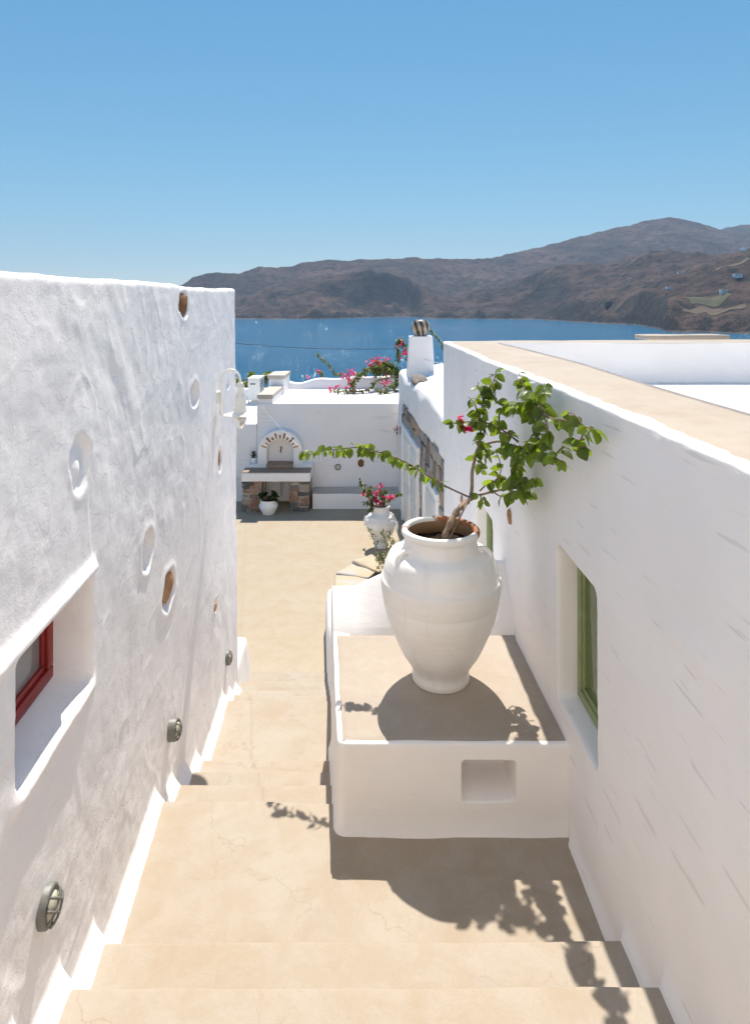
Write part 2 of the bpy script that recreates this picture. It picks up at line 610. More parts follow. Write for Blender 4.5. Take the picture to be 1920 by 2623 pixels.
SEA = EYE - 28.8
M_ROUGH = m_plaster_rough()
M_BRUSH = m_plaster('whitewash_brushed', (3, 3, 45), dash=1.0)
M_WHITE = m_plaster('whitewash_smooth', (5, 5, 30))
M_CEM = m_cement()
M_CEM_YARD = m_cement('courtyard_cement', (0.365, 0.295, 0.212), (0.385, 0.323, 0.245), (0.355, 0.276, 0.185), crack=0.3)
M_CEM_PALE = m_cement('pale_cement', (0.362, 0.305, 0.250), (0.388, 0.338, 0.288), (0.342, 0.282, 0.226), crack=0.0)
M_CAP = m_cement('parapet_cement', (0.375, 0.31, 0.25), (0.405, 0.345, 0.287), (0.345, 0.277, 0.215), crack=0.0)
M_GREYCAP = m_simple('grey_cement', (0.50, 0.45, 0.39), 0.1)
M_BROWN_SLAB = m_simple('brown_cement_slab', (0.30, 0.21, 0.15), 0.12)
M_RUST = m_stone('rust_stone', [(0.20, 0.10, 0.05), (0.36, 0.19, 0.09), (0.48, 0.31, 0.18)], 14)
M_PIER = m_stone('pier_stone', [(0.10, 0.10, 0.10), (0.20, 0.17, 0.145), (0.32, 0.16, 0.09), (0.34, 0.27, 0.21)], 9)
M_CLAD = m_stone('door_stone', [(0.20, 0.17, 0.15), (0.33, 0.27, 0.22), (0.42, 0.30, 0.21), (0.36, 0.34, 0.32)], 6)
M_SLAB = m_stone('schist_slab', [(0.20, 0.20, 0.20), (0.36, 0.34, 0.31), (0.50, 0.40, 0.27), (0.44, 0.42, 0.40)], 5)
M_MORTAR = m_simple('mortar', (0.36, 0.31, 0.26), 0.15)
M_JAR = m_jar()
M_SOIL = m_simple('potting_soil', (0.035, 0.022, 0.016), 0.6, 60, 0.95, 0.1, bump=1.0, bscale=90, bdist=0.02)
M_INNER = m_simple('jar_inside', (0.27, 0.17, 0.095), 0.15, 10)
M_RED = m_simple('red_painted_wood', (0.25, 0.018, 0.016), 0.15, 12, 0.42, 0.4, bump=0.1)
M_GREEN = m_simple('green_painted_wood', (0.25, 0.295, 0.135), 0.12, 12, 0.45, 0.4, bump=0.1)
M_GLASS = m_glass('grey_window_pane', (0.26, 0.255, 0.25))
M_GLASS_G = m_glass('dark_green_pane', (0.13, 0.165, 0.07))
M_METAL_W = m_simple('white_enamel', (0.80, 0.79, 0.75), 0.04, 20, 0.35, 0.5, bump=0.05)
M_BULK = m_simple('grey_cast_metal', (0.16, 0.16, 0.145), 0.25, 30, 0.5, 0.5, bump=0.3, bscale=80, bdist=0.002)
M_DARK = m_simple('dark_iron', (0.02, 0.02, 0.02), 0.2, 20, 0.5)
M_BARK = m_simple('grey_brown_bark', (0.27, 0.20, 0.155), 0.35, 25, 0.9, 0.15, bump=0.8, bscale=60, bdist=0.006)
M_TWIG = m_simple('brown_twig', (0.16, 0.10, 0.07), 0.3, 25, 0.8)
M_LEAF = m_leaf('bougainvillea_leaf', (0.085, 0.130, 0.016), (0.29, 0.41, 0.026), 0.45)
M_LEAF_FAR = m_leaf('roof_vine_leaf', (0.10, 0.13, 0.03), (0.22, 0.27, 0.04))
M_LEAF_YEL = m_leaf('yellow_green_leaf', (0.13, 0.17, 0.018), (0.32, 0.36, 0.02))
M_LEAF_DARK = m_leaf('dark_succulent_leaf', (0.022, 0.055, 0.014), (0.06, 0.11, 0.012), 0.5)
M_SUCC = m_leaf('rosette_leaf', (0.05, 0.085, 0.014), (0.12, 0.16, 0.015), 0.45)
M_OLIVE = m_leaf('olive_grey_leaf', (0.17, 0.18, 0.09), (0.25, 0.27, 0.09))
M_PINK = m_leaf('magenta_bract', (0.62, 0.025, 0.15), (0.80, 0.03, 0.18), 0.25)
M_SEA = m_sea()
def m_wave():
    t = NT('wave_crest_water')
    t.base((0.0, 0.11, 0.26))
    return t.set(0.20, 0.5)
M_WAVE = m_wave()
M_LAND = m_land()
M_FIELD = m_simple('dry_field', (0.125, 0.098, 0.07), 0.2, 0.05, 0.95, 0.1, bump=0)
M_SCREE = m_simple('grey_scree', (0.085, 0.068, 0.060), 0.35, 0.08, 0.95, 0.1, bump=0)
M_FIELD_G = m_simple('green_field', (0.10, 0.10, 0.058), 0.2, 0.05, 0.95, 0.1, bump=0)
M_HOUSE = m_simple('far_white_house', (0.8, 0.79, 0.77), 0.03, 1, 0.8, bump=0)
M_HUT = m_simple('far_stone_hut', (0.12, 0.10, 0.085), 0.2, 1, 0.9, bump=0)
M_CABLE = m_simple('black_cable', (0.03, 0.03, 0.03), 0.1, 5, 0.6, bump=0)
M_STRING = m_simple('white_string', (0.7, 0.69, 0.66), 0.1, 5, 0.8, bump=0)

def m_frost():
    t = NT('frosted_lamp_glass')
    t.base((0.62, 0.60, 0.47))
    t.b.inputs['Transmission Weight'].default_value = 0.15
    return t.set(0.35, 0.5)
M_FROST = m_frost()
def m_clear():
    t = NT('clear_lamp_glass')
    t.base((0.95, 0.94, 0.88))
    t.b.inputs['Transmission Weight'].default_value = 0.85
    t.b.inputs['IOR'].default_value = 1.2
    return t.set(0.12, 0.5)
M_CLEAR = m_clear()
def m_swirl():
    t = NT('swirled_glaze')
    v = t.coord((1, 1, 0.5), (0.2, 0.35, 0))
    w = t.n('ShaderNodeTexWave', wave_type='BANDS', bands_direction='X')
    w.inputs['Scale'].default_value = 3.4
    w.inputs['Distortion'].default_value = 5.0
    w.inputs['Detail'].default_value = 3
    t.l(v, w.inputs['Vector'])
    t.base(t.ramp(w.outputs['Fac'], [(0.1, (0.045, 0.028, 0.018)), (0.45, (0.16, 0.10, 0.06)), (0.62, (0.62, 0.53, 0.42)), (0.8, (0.10, 0.065, 0.04)), (1.0, (0.5, 0.45, 0.38))]))
    return t.set(0.2, 0.6)
M_SWIRL = m_swirl()

# ================================================================== SETTING: sea and hills
SEA = EYE - 28.8
sea_v = []
sea_f = []
R = [30, 90, 250, 700, 2000, 6000, 18000, 45000]
NS = 48
for r in R:
    for k in range(NS):
        a = 2 * math.pi * k / NS
        sea_v.append((r * math.cos(a), r * math.sin(a), SEA))
for i in range(len(R) - 1):
    for k in range(NS):
        j = (k + 1) % NS
        sea_f.append((i * NS + k, (i + 1) * NS + k, (i + 1) * NS + j, i * NS + j))
tag(mesh_py('sea', sea_v, sea_f, M_SEA), kind='structure')

# steep little wave crests that catch the sun here and there
wv_v, wv_f = [], []
for _ in range(1200):
    sy = rnd.uniform(822, 1010)
    Yw = F * 28.8 / (sy - HY)
    Xw = rnd.uniform(-0.30, 0.16) * Yw
    w_, h_ = rnd.uniform(0.3, 0.9) * (0.32 + Yw / 900), rnd.uniform(0.06, 0.17) * (0.32 + Yw / 900)
    d_ = h_ / math.tan(math.radians(rnd.gauss(26, 7)))
    a_ = rnd.gauss(0, 0.35)
    ca, sa = math.cos(a_), math.sin(a_)
    b_ = len(wv_v)
    for (x, y, z) in ((-w_ / 2, -d_, -0.02), (w_ / 2, -d_, -0.02), (w_ * 0.35, 0, h_), (-w_ * 0.35, 0, h_), (-w_ / 2, d_ * 1.2, -0.02), (w_ / 2, d_ * 1.2, -0.02)):
        wv_v.append((Xw + x * ca - y * sa, Yw + x * sa + y * ca, SEA + z))
    wv_f += [(b_, b_ + 1, b_ + 2, b_ + 3), (b_ + 3, b_ + 2, b_ + 5, b_ + 4)]
tag(mesh_py('wave_crests', wv_v, wv_f, M_WAVE, None, False), 'small sparkling wave crests scattered over the blue sea', 'waves', kind='stuff')

K = 1920 / 1652.0
def curve(pts):
    x = np.array([(p[0] * K - CX) / F for p in pts])
    return x, np.array([p[1] for p in pts], float)
def ev(c, t):
    return np.interp(t, c[0], c[1])
c_coast = curve([(330, 717), (400, 708), (515, 703), (700, 703.5), (790, 700.5), (905, 698.5), (935, 702), (1180, 704), (1300, 712), (1400, 716), (1450, 725), (1470, 732), (1652, 736), (1900, 742)])
c_near = curve([(330, 706), (515, 700), (640, 684), (700, 672), (780, 690), (905, 694), (960, 682), (1050, 684), (1170, 690), (1250, 662), (1330, 655), (1400, 640), (1500, 625), (1580, 600), (1652, 575), (1900, 540)])
c_mid = curve([(330, 690), (440, 683), (510, 664), (600, 642), (700, 614), (760, 598), (830, 594), (890, 605), (930, 625), (960, 650), (1000, 652), (1100, 628), (1180, 600), (1250, 583), (1300, 577), (1360, 573), (1450, 560), (1540, 552), (1652, 545), (1900, 520)])
c_far = curve([(300, 668), (390, 634), (405, 626), (425, 609), (465, 601), (530, 602), (565, 588), (640, 585), (655, 578), (720, 572), (770, 572), (900, 568), (1050, 570), (1100, 565), (1180, 546), (1250, 527), (1330, 509), (1400, 492), (1440, 481), (1475, 477), (1510, 482), (1545, 493), (1590, 506), (1652, 516), (1900, 560)])
c_back = curve([(300, 700), (1400, 700), (1500, 560), (1590, 505), (1652, 491), (1750, 478), (1900, 470)])
d_near = curve([(330, 1980), (930, 1780), (1250, 1330), (1470, 1050), (1652, 1080), (1900, 1150)])
d_mid = curve([(330, 2330), (900, 2280), (1100, 2150), (1250, 1950), (1652, 1800), (1900, 1750)])
d_far = curve([(300, 2750), (700, 3000), (1050, 3300), (1475, 3700), (1900, 3700)])

def smooth1(a, k):
    w = np.hanning(2 * k + 1); w /= w.sum()
    return np.convolve(np.pad(a, k, mode='edge'), w, 'valid')
NT_ = 680
tt = np.linspace((330 * K - CX) / F, 0.86, NT_)
def zof(c, d):
    return EYE + (HY - c * K) / F * d
Yc = F * 28.8 / (ev(c_coast, tt) * K - HY)
Yc = smooth1(Yc, 6)
Yn = np.maximum(ev(d_near, tt), Yc + 90)
Ym = np.maximum(ev(d_mid, tt), Yn + 150)
Yf = ev(d_far, tt)
Yb = np.full(NT_, 4600.0)
zn = zof(smooth1(ev(c_near, tt), 6), Yn)
zm = zof(smooth1(ev(c_mid, tt), 8), Ym)
zf = zof(smooth1(ev(c_far, tt), 3), Yf)
zb = zof(smooth1(ev(c_back, tt), 6), Yb)
yy = np.concatenate([np.linspace(640, 2400, 190), np.linspace(2410, 4100, 90)[0:], np.linspace(4140, 5600, 26)])
NY = len(yy)
HZ = np.zeros((NT_, NY))
for i in range(NT_):
    v1 = min(zn[i], zm[i]) - 6 if zn[i] > zm[i] * 0.6 else zn[i] + 0.25 * (zm[i] - zn[i])
    v2 = min(zm[i], zf[i]) - 10
    cl = 7 + 9 * (0.5 + 0.5 * math.sin(i * 0.05)) + 4 * math.sin(i * 0.23)
    xs = [0, Yc[i] - 40, Yc[i], Yc[i] + 14, Yn[i], 0.6 * Yn[i] + 0.4 * Ym[i], Ym[i], 0.5 * (Ym[i] + Yf[i]), Yf[i], 0.5 * (Yf[i] + Yb[i]), Yb[i], 6000]
    zs = [SEA - 40, SEA - 14, SEA - 1.0, SEA + cl, max(zn[i], SEA + cl + 2), v1, zm[i], v2, zf[i], zf[i] - 60, max(zb[i], -100), -60]
    HZ[i] = np.interp(yy, xs, zs)
# gentle smoothing of the profile away from the coast, then gullies and knolls
XX = tt[:, None] * yy[None, :]
YY = np.broadcast_to(yy[None, :], XX.shape)
inland = sstep(0, 160, YY - Yc[:, None])
top = np.exp(-((YY - Yf[:, None]) / 140.0) ** 2)
g = fbm(XX / 190 + 3, YY / 190, 0, 5, 0.55)
rg = 1 - np.abs(fbm(XX / 130 + 11, YY / 260 + 5, 0, 4, 0.5))
HZ = HZ + inland * (1 - 0.8 * top) * (15 * g + 20 * (rg - 0.7)) + top * 3.5 * fbm(XX / 60, YY / 60, 2, 3)
shore = np.exp(-((YY - Yc[:, None] - 25) / 45.0) ** 2)
HZ = HZ + shore * 7 * fbm(XX / 26, YY / 40, 4, 4, 0.6)
pts = np.stack([XX, YY, HZ], -1)
land = tag(grid_mesh('hills', pts, M_LAND, flip=False), kind='structure')

def ground_hit(sx, sy):
    """where the sight line of pixel (sx, sy) meets the hills"""
    t = (sx - CX) / F
    i = int(np.clip(np.searchsorted(tt, t), 1, NT_ - 1))
    col = HZ[i]
    ray = EYE - (sy - HY) / F * yy
    k = np.argmax(col > ray)
    return Vector((t * yy[k], yy[k], col[k]))

# fields, tracks and small houses on the slope across the bay
def field(px, w, d, mat, skew=0.0):
    c = ground_hit(*px)
    n, m = 14, 8
    pts = np.zeros((n, m, 3))
    for i in range(n):
        for j in range(m):
            u, v = i / (n - 1) - 0.5, j / (m - 1) - 0.5
            x = c.x + u * w * (1 + 0.12 * math.sin(3 * v + c.x)) + skew * v * d
            y = c.y + v * d * (1 + 0.25 * math.sin(5 * u + c.y))
            ti = float(np.clip((x / y - tt[0]) / (tt[1] - tt[0]), 0, NT_ - 2))
            k = int(ti)
            z = (1 - ti + k) * np.interp(y, yy, HZ[k]) + (ti - k) * np.interp(y, yy, HZ[k + 1])
            pts[i, j] = (x, y, z + 0.7)
    return tag(grid_mesh('field', pts, mat), kind='structure')
field((1815, 775), 62, 26, M_FIELD_G)
field((1800, 795), 52, 18, M_FIELD, 0.3)
field((1862, 792), 46, 15, M_FIELD)
field((1780, 808), 40, 12, M_FIELD)
field((1600, 772), 60, 14, M_SCREE, 0.2)
field((1560, 768), 40, 10, M_SCREE, 0.2)
field((1875, 680), 60, 18, M_FIELD)
field((1470, 667), 70, 22, M_SCREE)
field((1640, 655), 60, 20, M_SCREE)
field((1000, 690), 80, 20, M_SCREE)
def far_house(px, w, h, d, label, mat=M_HOUSE, two=False):
    p = ground_hit(*px)
    e = empty('far_house', p, label, 'house', 'houses across the bay')
    rbox('wall', bx(p.x - w / 2, p.x + w / 2, p.y - d / 2, p.y + d / 2, p.z - 3, p.z + h), 0.05, (1, 1, 1), mat, e, arc=1)
    if two:
        rbox('upper_block', bx(p.x - w * 0.15, p.x + w * 0.38, p.y - d / 2.5, p.y + d / 2.5, p.z + h + 0.02, p.z + h * 1.8), 0.05, (1, 1, 1), mat, e, arc=1)
    for k in range(3):
        x = p.x - w * 0.32 + k * w * 0.3
        rbox('window', bx(x, x + w * 0.09, p.y - d / 2 - 0.15, p.y - d / 2 + 0.1, p.z + h * 0.3, p.z + h * 0.75), 0.02, (1, 1, 1), M_HUT, e, arc=1)
    return e
far_house((1903, 641), 26, 7, 12, 'white house high on the brown slope at the picture edge', two=True)
far_house((1558, 785), 14, 6, 8, 'small dark stone hut low above the rocky shore', M_HUT)
far_house((1852, 755), 9, 4, 6, 'small white hut beside the pale green field')
far_house((1740, 700), 9, 3.5, 6, 'tiny white hut alone on the middle slope')
far_house((1888, 716), 12, 4, 7, 'flat white house between fields and upper house')
far_house((1712, 742), 8, 3.5, 6, 'white hut along the track above the grey scree')

# ================================================================== SETTING: hillside, courtyard, stairs
hy = np.linspace(-14, 150, 60)
hx = np.linspace(-60, 60, 40)
HX, HYY = np.meshgrid(hx, hy, indexing='ij')
hz = np.where(HYY < 20.5, -2.0, -2.0 - (HYY - 20.5) * 0.24 - 5 * sstep(20.5, 30, HYY)) + 0.6 * fbm(HX / 6, HYY / 6, 0, 3) * sstep(20, 26, HYY)
tag(grid_mesh('hillside', np.stack([HX, HYY, hz], -1), M_LAND, flip=False), kind='structure')

ZC = -1.65
cy_u = np.linspace(-7, 1.6, 30)
cy_v = np.linspace(7.2, 14.6, 30)
CU, CV = np.meshgrid(cy_u, cy_v, indexing='ij')
cz = ZC + 0.004 * fbm(CU * 1.3, CV * 1.3, 0, 3)
tag(grid_mesh('courtyard_floor', np.stack([CU, CV, cz], -1), M_CEM_YARD), kind='structure')

def wall_x(Y):                       # face of the left house (at eye height)
    return -(0.925 + 0.068 * Y)
def right_x(Y):                      # face of the right house
    return float(np.interp(Y, [-3, 2.2, 3.2, 4.4, 6, 8.2], [0.985, 0.975, 0.962, 0.915, 0.885, 0.86]))
def side_x(Y):                       # stair side of the platform and of the planter behind it
    return -0.186 - 0.088 * (Y - 3.255)

stairs = empty('stairway', (0, 3, 0), kind='structure')
RISE = 0.165
treads = []
# (back edge Y, nosing Y, z); the nosing is the far, lower edge
noses = [(6, 0.89), (5, 1.22), (4, 1.55), (3, 1.88), (2, 2.213), (1, 2.543), (0, 3.474), (-1, 3.822), (-2, 4.168), (-3, 4.511), (-4, 5.482), (-5, 5.841), (-6, 6.20), (-7, 6.56), (-8, 6.909), (-9, 7.385)]
for q, (k, yn) in enumerate(noses):
    yb = noses[q - 1][1] - 0.06 if q else -3.0
    z = k * RISE
    wide = yn < 3.3
    xl0, xl1 = wall_x(yb) - 0.1, wall_x(yn) - 0.1
    if k == 0:
        xr0 = xr1 = 1.02
    elif wide:
        xr0, xr1 = right_x(yb) + 0.06, right_x(yn) + 0.06
    else:
        xr0, xr1 = side_x(yb) + 0.12, side_x(yn) + 0.12
    cs = [(xl0, yb, z - 0.5), (xr0, yb, z - 0.5), (xl1, yn, z - 0.5), (xr1, yn, z - 0.5),
          (xl0, yb, z), (xr0, yb, z), (xl1, yn + 0.012 * math.sin(q), z), (xr1, yn, z)]
    rbox('landing' if yn - yb > 0.7 else 'step', cs, 0.022, (26, 6, 2), M_CEM, stairs, noise=0.0045, nscale=2.6, seed=q * 3.1, arc=3)

# ================================================================== plastered walls as sheets with real relief
def wall_sheet(name, plan, zb, zt, r, disp, us, vs, mat, parent, rc=0.05):
    """plan(u)->(x,y,nx,ny); vs in [0,1] up the face, then the rounded top edge. disp(u,z)->outward offset"""
    us = np.asarray(us); vs = np.asarray(vs)
    px = np.array([plan(u) for u in us])
    zt_u = np.array([zt(p[0], p[1]) for p in px[:, :2]])
    zb_u = np.array([zb(p[0], p[1]) for p in px[:, :2]])
    Z = zb_u[:, None] + (zt_u - r - zb_u)[:, None] * vs[None, :]
    U = np.broadcast_to(us[:, None], Z.shape)
    D = disp(U, Z, px)
    X = px[:, 0][:, None] + px[:, 2][:, None] * D
    Y = px[:, 1][:, None] + px[:, 3][:, None] * D
    pts = np.stack([X, Y, Z], -1)
    arcs = []
    for a in lin(0, 90, 6)[1:]:
        ca, sa = math.cos(math.radians(a)), math.sin(math.radians(a))
        off = D[:, -1] * ca - r * (1 - ca)
        arcs.append(np.stack([px[:, 0] + px[:, 2] * off, px[:, 1] + px[:, 3] * off, zt_u - r + r * sa], -1))
    for back, dz in ((0.06, -0.001), (0.10, -0.004)):
        off = -r - back
        arcs.append(np.stack([px[:, 0] + px[:, 2] * off, px[:, 1] + px[:, 3] * off, zt_u + dz], -1))
    pts = np.concatenate([pts, np.stack(arcs, 1)], 1)
    return grid_mesh(name, pts, mat, parent)

def refine(a, edges, fine=0.004, reach=0.028):
    s = list(a)
    for e in edges:
        s = [v for v in s if abs(v - e) > reach]
        s += list(np.arange(e - reach, e + reach + 1e-6, fine))
    return np.array(sorted(set(round(v, 5) for v in s)))

def boxmask(U, Z, u0, u1, z0, z1, e=0.012, r=0.03):
    cu, cz_ = (u0 + u1) / 2, (z0 + z1) / 2
    qx = np.abs(U - cu) - (u1 - u0) / 2 + r
    qz = np.abs(Z - cz_) - (z1 - z0) / 2 + r
    d = np.hypot(np.maximum(qx, 0), np.maximum(qz, 0)) + np.minimum(np.maximum(qx, qz), 0) - r
    return sstep(e, -e, d), d

# ------------------------------------------------------------------ left house
def floor_z(Y):
    ks = [n[1] for n in noses]
    i = np.searchsorted(ks, Y)
    return noses[min(i, len(noses) - 1)][0] * RISE

L_END = 6.34
RC = 0.06
def plan_left(u):
    """u = Y along the face, then round the corner and away behind it"""
    nx, ny = 1 / math.hypot(1, 0.068), 0.068 / math.hypot(1, 0.068)
    if u <= L_END:
        return (wall_x(u), u, nx, ny)
    s = (u - L_END) / RC
    a0 = math.atan2(ny, nx)
    a1 = math.radians(92)
    if s <= 1.4:
        a = a0 + (a1 - a0) * s / 1.4
        cx, cy = wall_x(L_END) - RC * nx, L_END - RC * ny
        return (cx + RC * math.cos(a), cy + RC * math.sin(a), math.cos(a), math.sin(a))
    cx, cy = wall_x(L_END) - RC * nx, L_END - RC * ny
    d = u - L_END - 1.4 * RC
    return (cx + RC * math.cos(a1) - d, cy + RC * math.sin(a1), math.cos(a1), math.sin(a1))

LW = dict(y0=1.890, y1=2.485, z0=1.205, z1=1.595, depth=0.15)
# hollows left in the plaster: (Y, z, half width, half height, depth, lip)
HOLLOWS = [
    (4.40, 2.020, 0.145, 0.092, 0.085, 0.012),
    (2.39, 2.035, 0.105, 0.120, 0.022, 0.003),
    (3.27, 1.405, 0.115, 0.095, 0.085, 0.014),
    (3.72, 1.005, 0.145, 0.125, 0.045, 0.016),
    (4.15, 2.620, 0.135, 0.090, 0.050, 0.006),
    (5.21, 0.245, 0.060, 0.055, 0.030, 0.004),
    (5.42, 1.345, 0.105, 0.095, 0.050, 0.008),
    (5.88, 1.920, 0.090, 0.035, 0.035, 0.004),
]
def disp_left(U, Z, px):
    ps = np.asarray(U)
    d = 0.016 * fbm(ps * 0.5, Z * 0.6, 1.0, 2)
    # overlapping trowel sweeps, mostly slanting
    w1 = vnoise(ps * 1.2 + 7, Z * 1.4, 3) * 0.9
    p_, q_ = ps * 0.80 + Z * 0.60, Z * 0.80 - ps * 0.60
    a = fbm(p_ * 6.0 + w1, q_ * 3.4 + w1, 4.0, 4, 0.58)
    b = fbm(ps * 9.0, Z * 15.0, 9.0, 3, 0.6)
    c_ = fbm(ps * 26.0, Z * 40.0, 13.0, 2, 0.6)
    ed = vnoise(p_ * 3.6 + 1.2 * w1, q_ * 3.0 + 1.6 * w1, 21.0)
    ridge = np.where(ed > 0, np.exp(-(ed / 0.05)), np.exp(ed / 0.22))
    ed2 = vnoise(ps * 4.6 - 1.5 * Z, Z * 5.6 + 1.4 * w1, 35.0)
    ridge2 = np.where(ed2 > 0, np.exp(-(ed2 / 0.06)), np.exp(ed2 / 0.16))
    patch = sstep(-0.25, 0.35, vnoise(ps * 1.1 + 4, Z * 1.3, 50.0))
    d = d + (0.0029 * a + 0.0007 * b + 0.0002 * c_) * (0.45 + 0.55 * patch) + 0.0027 * ridge * patch + 0.0017 * ridge2 * (1 - 0.6 * patch)
    # batter and the thickened foot of the wall
    d = d + (2.6 - Z) * 0.006
    fz = np.array([floor_z(min(p[1], 7)) for p in px])[:, None] if True else 0
    foot = np.clip(1 - (Z - fz) / 0.085, 0, 1.2)
    d = d + 0.050 * foot ** 1.3 * (px[:, 2][:, None] > 0.5)
    # the pocket stones' hollows
    for (y, z, a_, b_, dep, lip) in HOLLOWS:
        q = np.hypot((U - y) / a_, (Z - z) / b_) * (1 + 0.13 * vnoise(U * 13 + y, Z * 15, 2.0) + 0.16 * vnoise(U * 5, Z * 6 + y, 6.0))
        d = d - dep * np.sqrt(np.clip(1 - sstep(0.62, 1.0, q), 0, 1)) + 0.45 * lip * np.exp(-((q - 1.16) / 0.26) ** 2)
    # whitewashed stone inside the big hollow
    q = np.hypot((U - 2.37) / 0.05, (Z - 2.02) / 0.06)
    d = d + 0.020 * np.exp(-q ** 2)
    # window opening with a brow above and a soft sill edge below
    m, sd = boxmask(U, Z, LW['y0'], LW['y1'], LW['z0'], LW['z1'], 0.010, 0.03)
    inY = sstep(LW['y0'] - 0.34, LW['y0'] - 0.12, U) * sstep(LW['y1'] + 0.05, LW['y1'] - 0.01, U)
    brow = np.exp(-((Z - LW['z1'] - 0.030) / 0.026) ** 2) * inY
    inY2 = sstep(LW['y0'] - 0.06, LW['y0'] + 0.01, U) * sstep(LW['y1'] + 0.05, LW['y1'] - 0.01, U)
    sill = np.exp(-((Z - LW['z0'] + 0.030) / 0.03) ** 2) * inY2
    d = d + 0.026 * brow + 0.016 * sill * (1 + 0.4 * vnoise(U * 7, 3, 1))
    d = d * (1 - m) - LW['depth'] * m
    return d

u_l = np.concatenate([np.arange(-1.3, 1.2, 0.1), np.arange(1.2, 4.2, 0.0105), np.arange(4.2, L_END, 0.015), np.linspace(L_END, L_END + 1.4 * RC, 7), np.linspace(L_END + 1.4 * RC + 0.06, L_END + 3.0, 26)])
u_l = refine(u_l, [LW['y0'], LW['y1']])
v_l = np.linspace(0, 1, 380)
left_house = empty('whitewashed_house', (-1.5, 3.0, 0), 'tall rough whitewashed house wall with red window, left of the stairs', 'house')
def zt_left(x, y):
    if x < wall_x(L_END) - 0.1 and y > L_END - 0.2:
        y = L_END
    z = 2.655 + 0.0235 * y + 0.008 * float(vnoise(y * 2.3, 1.0)) + 0.004 * float(vnoise(y * 9, 4.0))
    return z - 0.013 * (y > 4.05)
wall_sheet('wall', plan_left, lambda x, y: -1.75, zt_left, 0.028, disp_left, u_l, v_l, M_ROUGH, left_house)
mesh_py('roof', [(wall_x(-3) - 0.08, -3, 2.58), (wall_x(L_END) - 0.09, L_END - 0.1, 2.79), (-4.4, L_END - 0.1, 2.79), (-4.4, -3, 2.58)], [(0, 3, 2, 1)], M_WHITE, left_house)

def window(parent, plane, Y0, Y1, z0, z1, fw, mat, pane_mat, side, pdep=0.02):
    """framed casement in a wall that runs along Y; plane(Y) gives x of the frame's back; side=+1 opens to +x"""
    w = bpy.data.objects.new('window', None)
    COL.objects.link(w)
    w.parent = parent
    w.matrix_parent_inverse = world_of(parent).inverted()
    def bar(nm, ya, yb, za, zb_, t0, t1, m, r=0.006):
        cs = []
        for z in (za, zb_):
            for y in (ya, yb):
                a, b = plane(y) + side * t0, plane(y) + side * t1
                for x in sorted((a, b)):
                    cs.append((x, y, z))
        return rbox(nm, cs, r, (1, 1, 1), m, w)
    pane = bar('pane', Y0 + fw * 0.5, Y1 - fw * 0.5, z0 + fw * 0.5, z1 - fw * 0.5, -0.002, 0.006, pane_mat, 0.001)
    for nm, ya, yb, za, zb_ in (('frame', Y0, Y1, z0, z0 + fw), ('frame', Y0, Y1, z1 - fw, z1), ('frame', Y0, Y0 + fw, z0 + fw + 0.001, z1 - fw - 0.001), ('frame', Y1 - fw, Y1, z0 + fw + 0.001, z1 - fw - 0.001)):
        bar(nm, ya, yb, za, zb_, -0.004, 0.030, mat)
    i = fw * 0.52
    for nm, ya, yb, za, zb_ in (('sash', Y0 + fw, Y1 - fw, z0 + fw, z0 + fw + i), ('sash', Y0 + fw, Y1 - fw, z1 - fw - i, z1 - fw), ('sash', Y0 + fw, Y0 + fw + i, z0 + fw + i, z1 - fw - i), ('sash', Y1 - fw - i, Y1 - fw, z0 + fw + i, z1 - fw - i)):
        bar(nm, ya + 0.001, yb - 0.001, za, zb_, -0.002, 0.018, mat, 0.004)
    return w
window(left_house, lambda y: wall_x(y) + 0.0 - LW['depth'] + 0.006, LW['y0'] + 0.012, LW['y1'] - 0.012, LW['z0'] + 0.012, LW['z1'] - 0.012, 0.046, M_RED, M_GLASS, 1)

def lump(name, c, rad, mat, parent, seed=0, rough=0.25, sub=2):
    bm = bmesh.new()
    bmesh.ops.create_icosphere(bm, subdivisions=sub, radius=1)
    for v in bm.verts:
        k = 1 + rough * float(fbm(v.co.x * 1.3 + seed * 3.7, v.co.y * 1.3, v.co.z * 1.3, 3))
        v.co = Vector((v.co.x * rad[0], v.co.y * rad[1], v.co.z * rad[2])) * k + Vector(c)
    me = bpy.data.meshes.new(name)
    bm.to_mesh(me); bm.free()
    return link(name, me, mat, parent, smooth=False)
for i, (y, z, a, b, dep) in enumerate([(4.15, 2.625, 0.110, 0.080, 0.010), (3.74, 1.015, 0.105, 0.095, 0.008), (5.19, 0.25, 0.05, 0.05, 0.000), (5.40, 1.365, 0.095, 0.070, 0.004)]):
    lump('stone', (wall_x(y) - dep + (2.6 - z) * 0.006 - 0.012, y, z), (0.030, a, b), M_RUST, left_house, i)

# low plastered end block past the house corner, on the lower steps
rbox('stair_kerb', [(-1.75, 6.36, -1.75), (-1.30, 6.36, -1.75), (-1.80, 7.38, -1.75), (-1.36, 7.38, -1.75), (-1.75, 6.36, -1.08), (-1.395, 6.36, -1.08), (-1.80, 7.38, -1.08), (-1.435, 7.38, -1.08)], 0.035, (6, 12, 8), M_WHITE, left_house, noise=0.008, nscale=4)

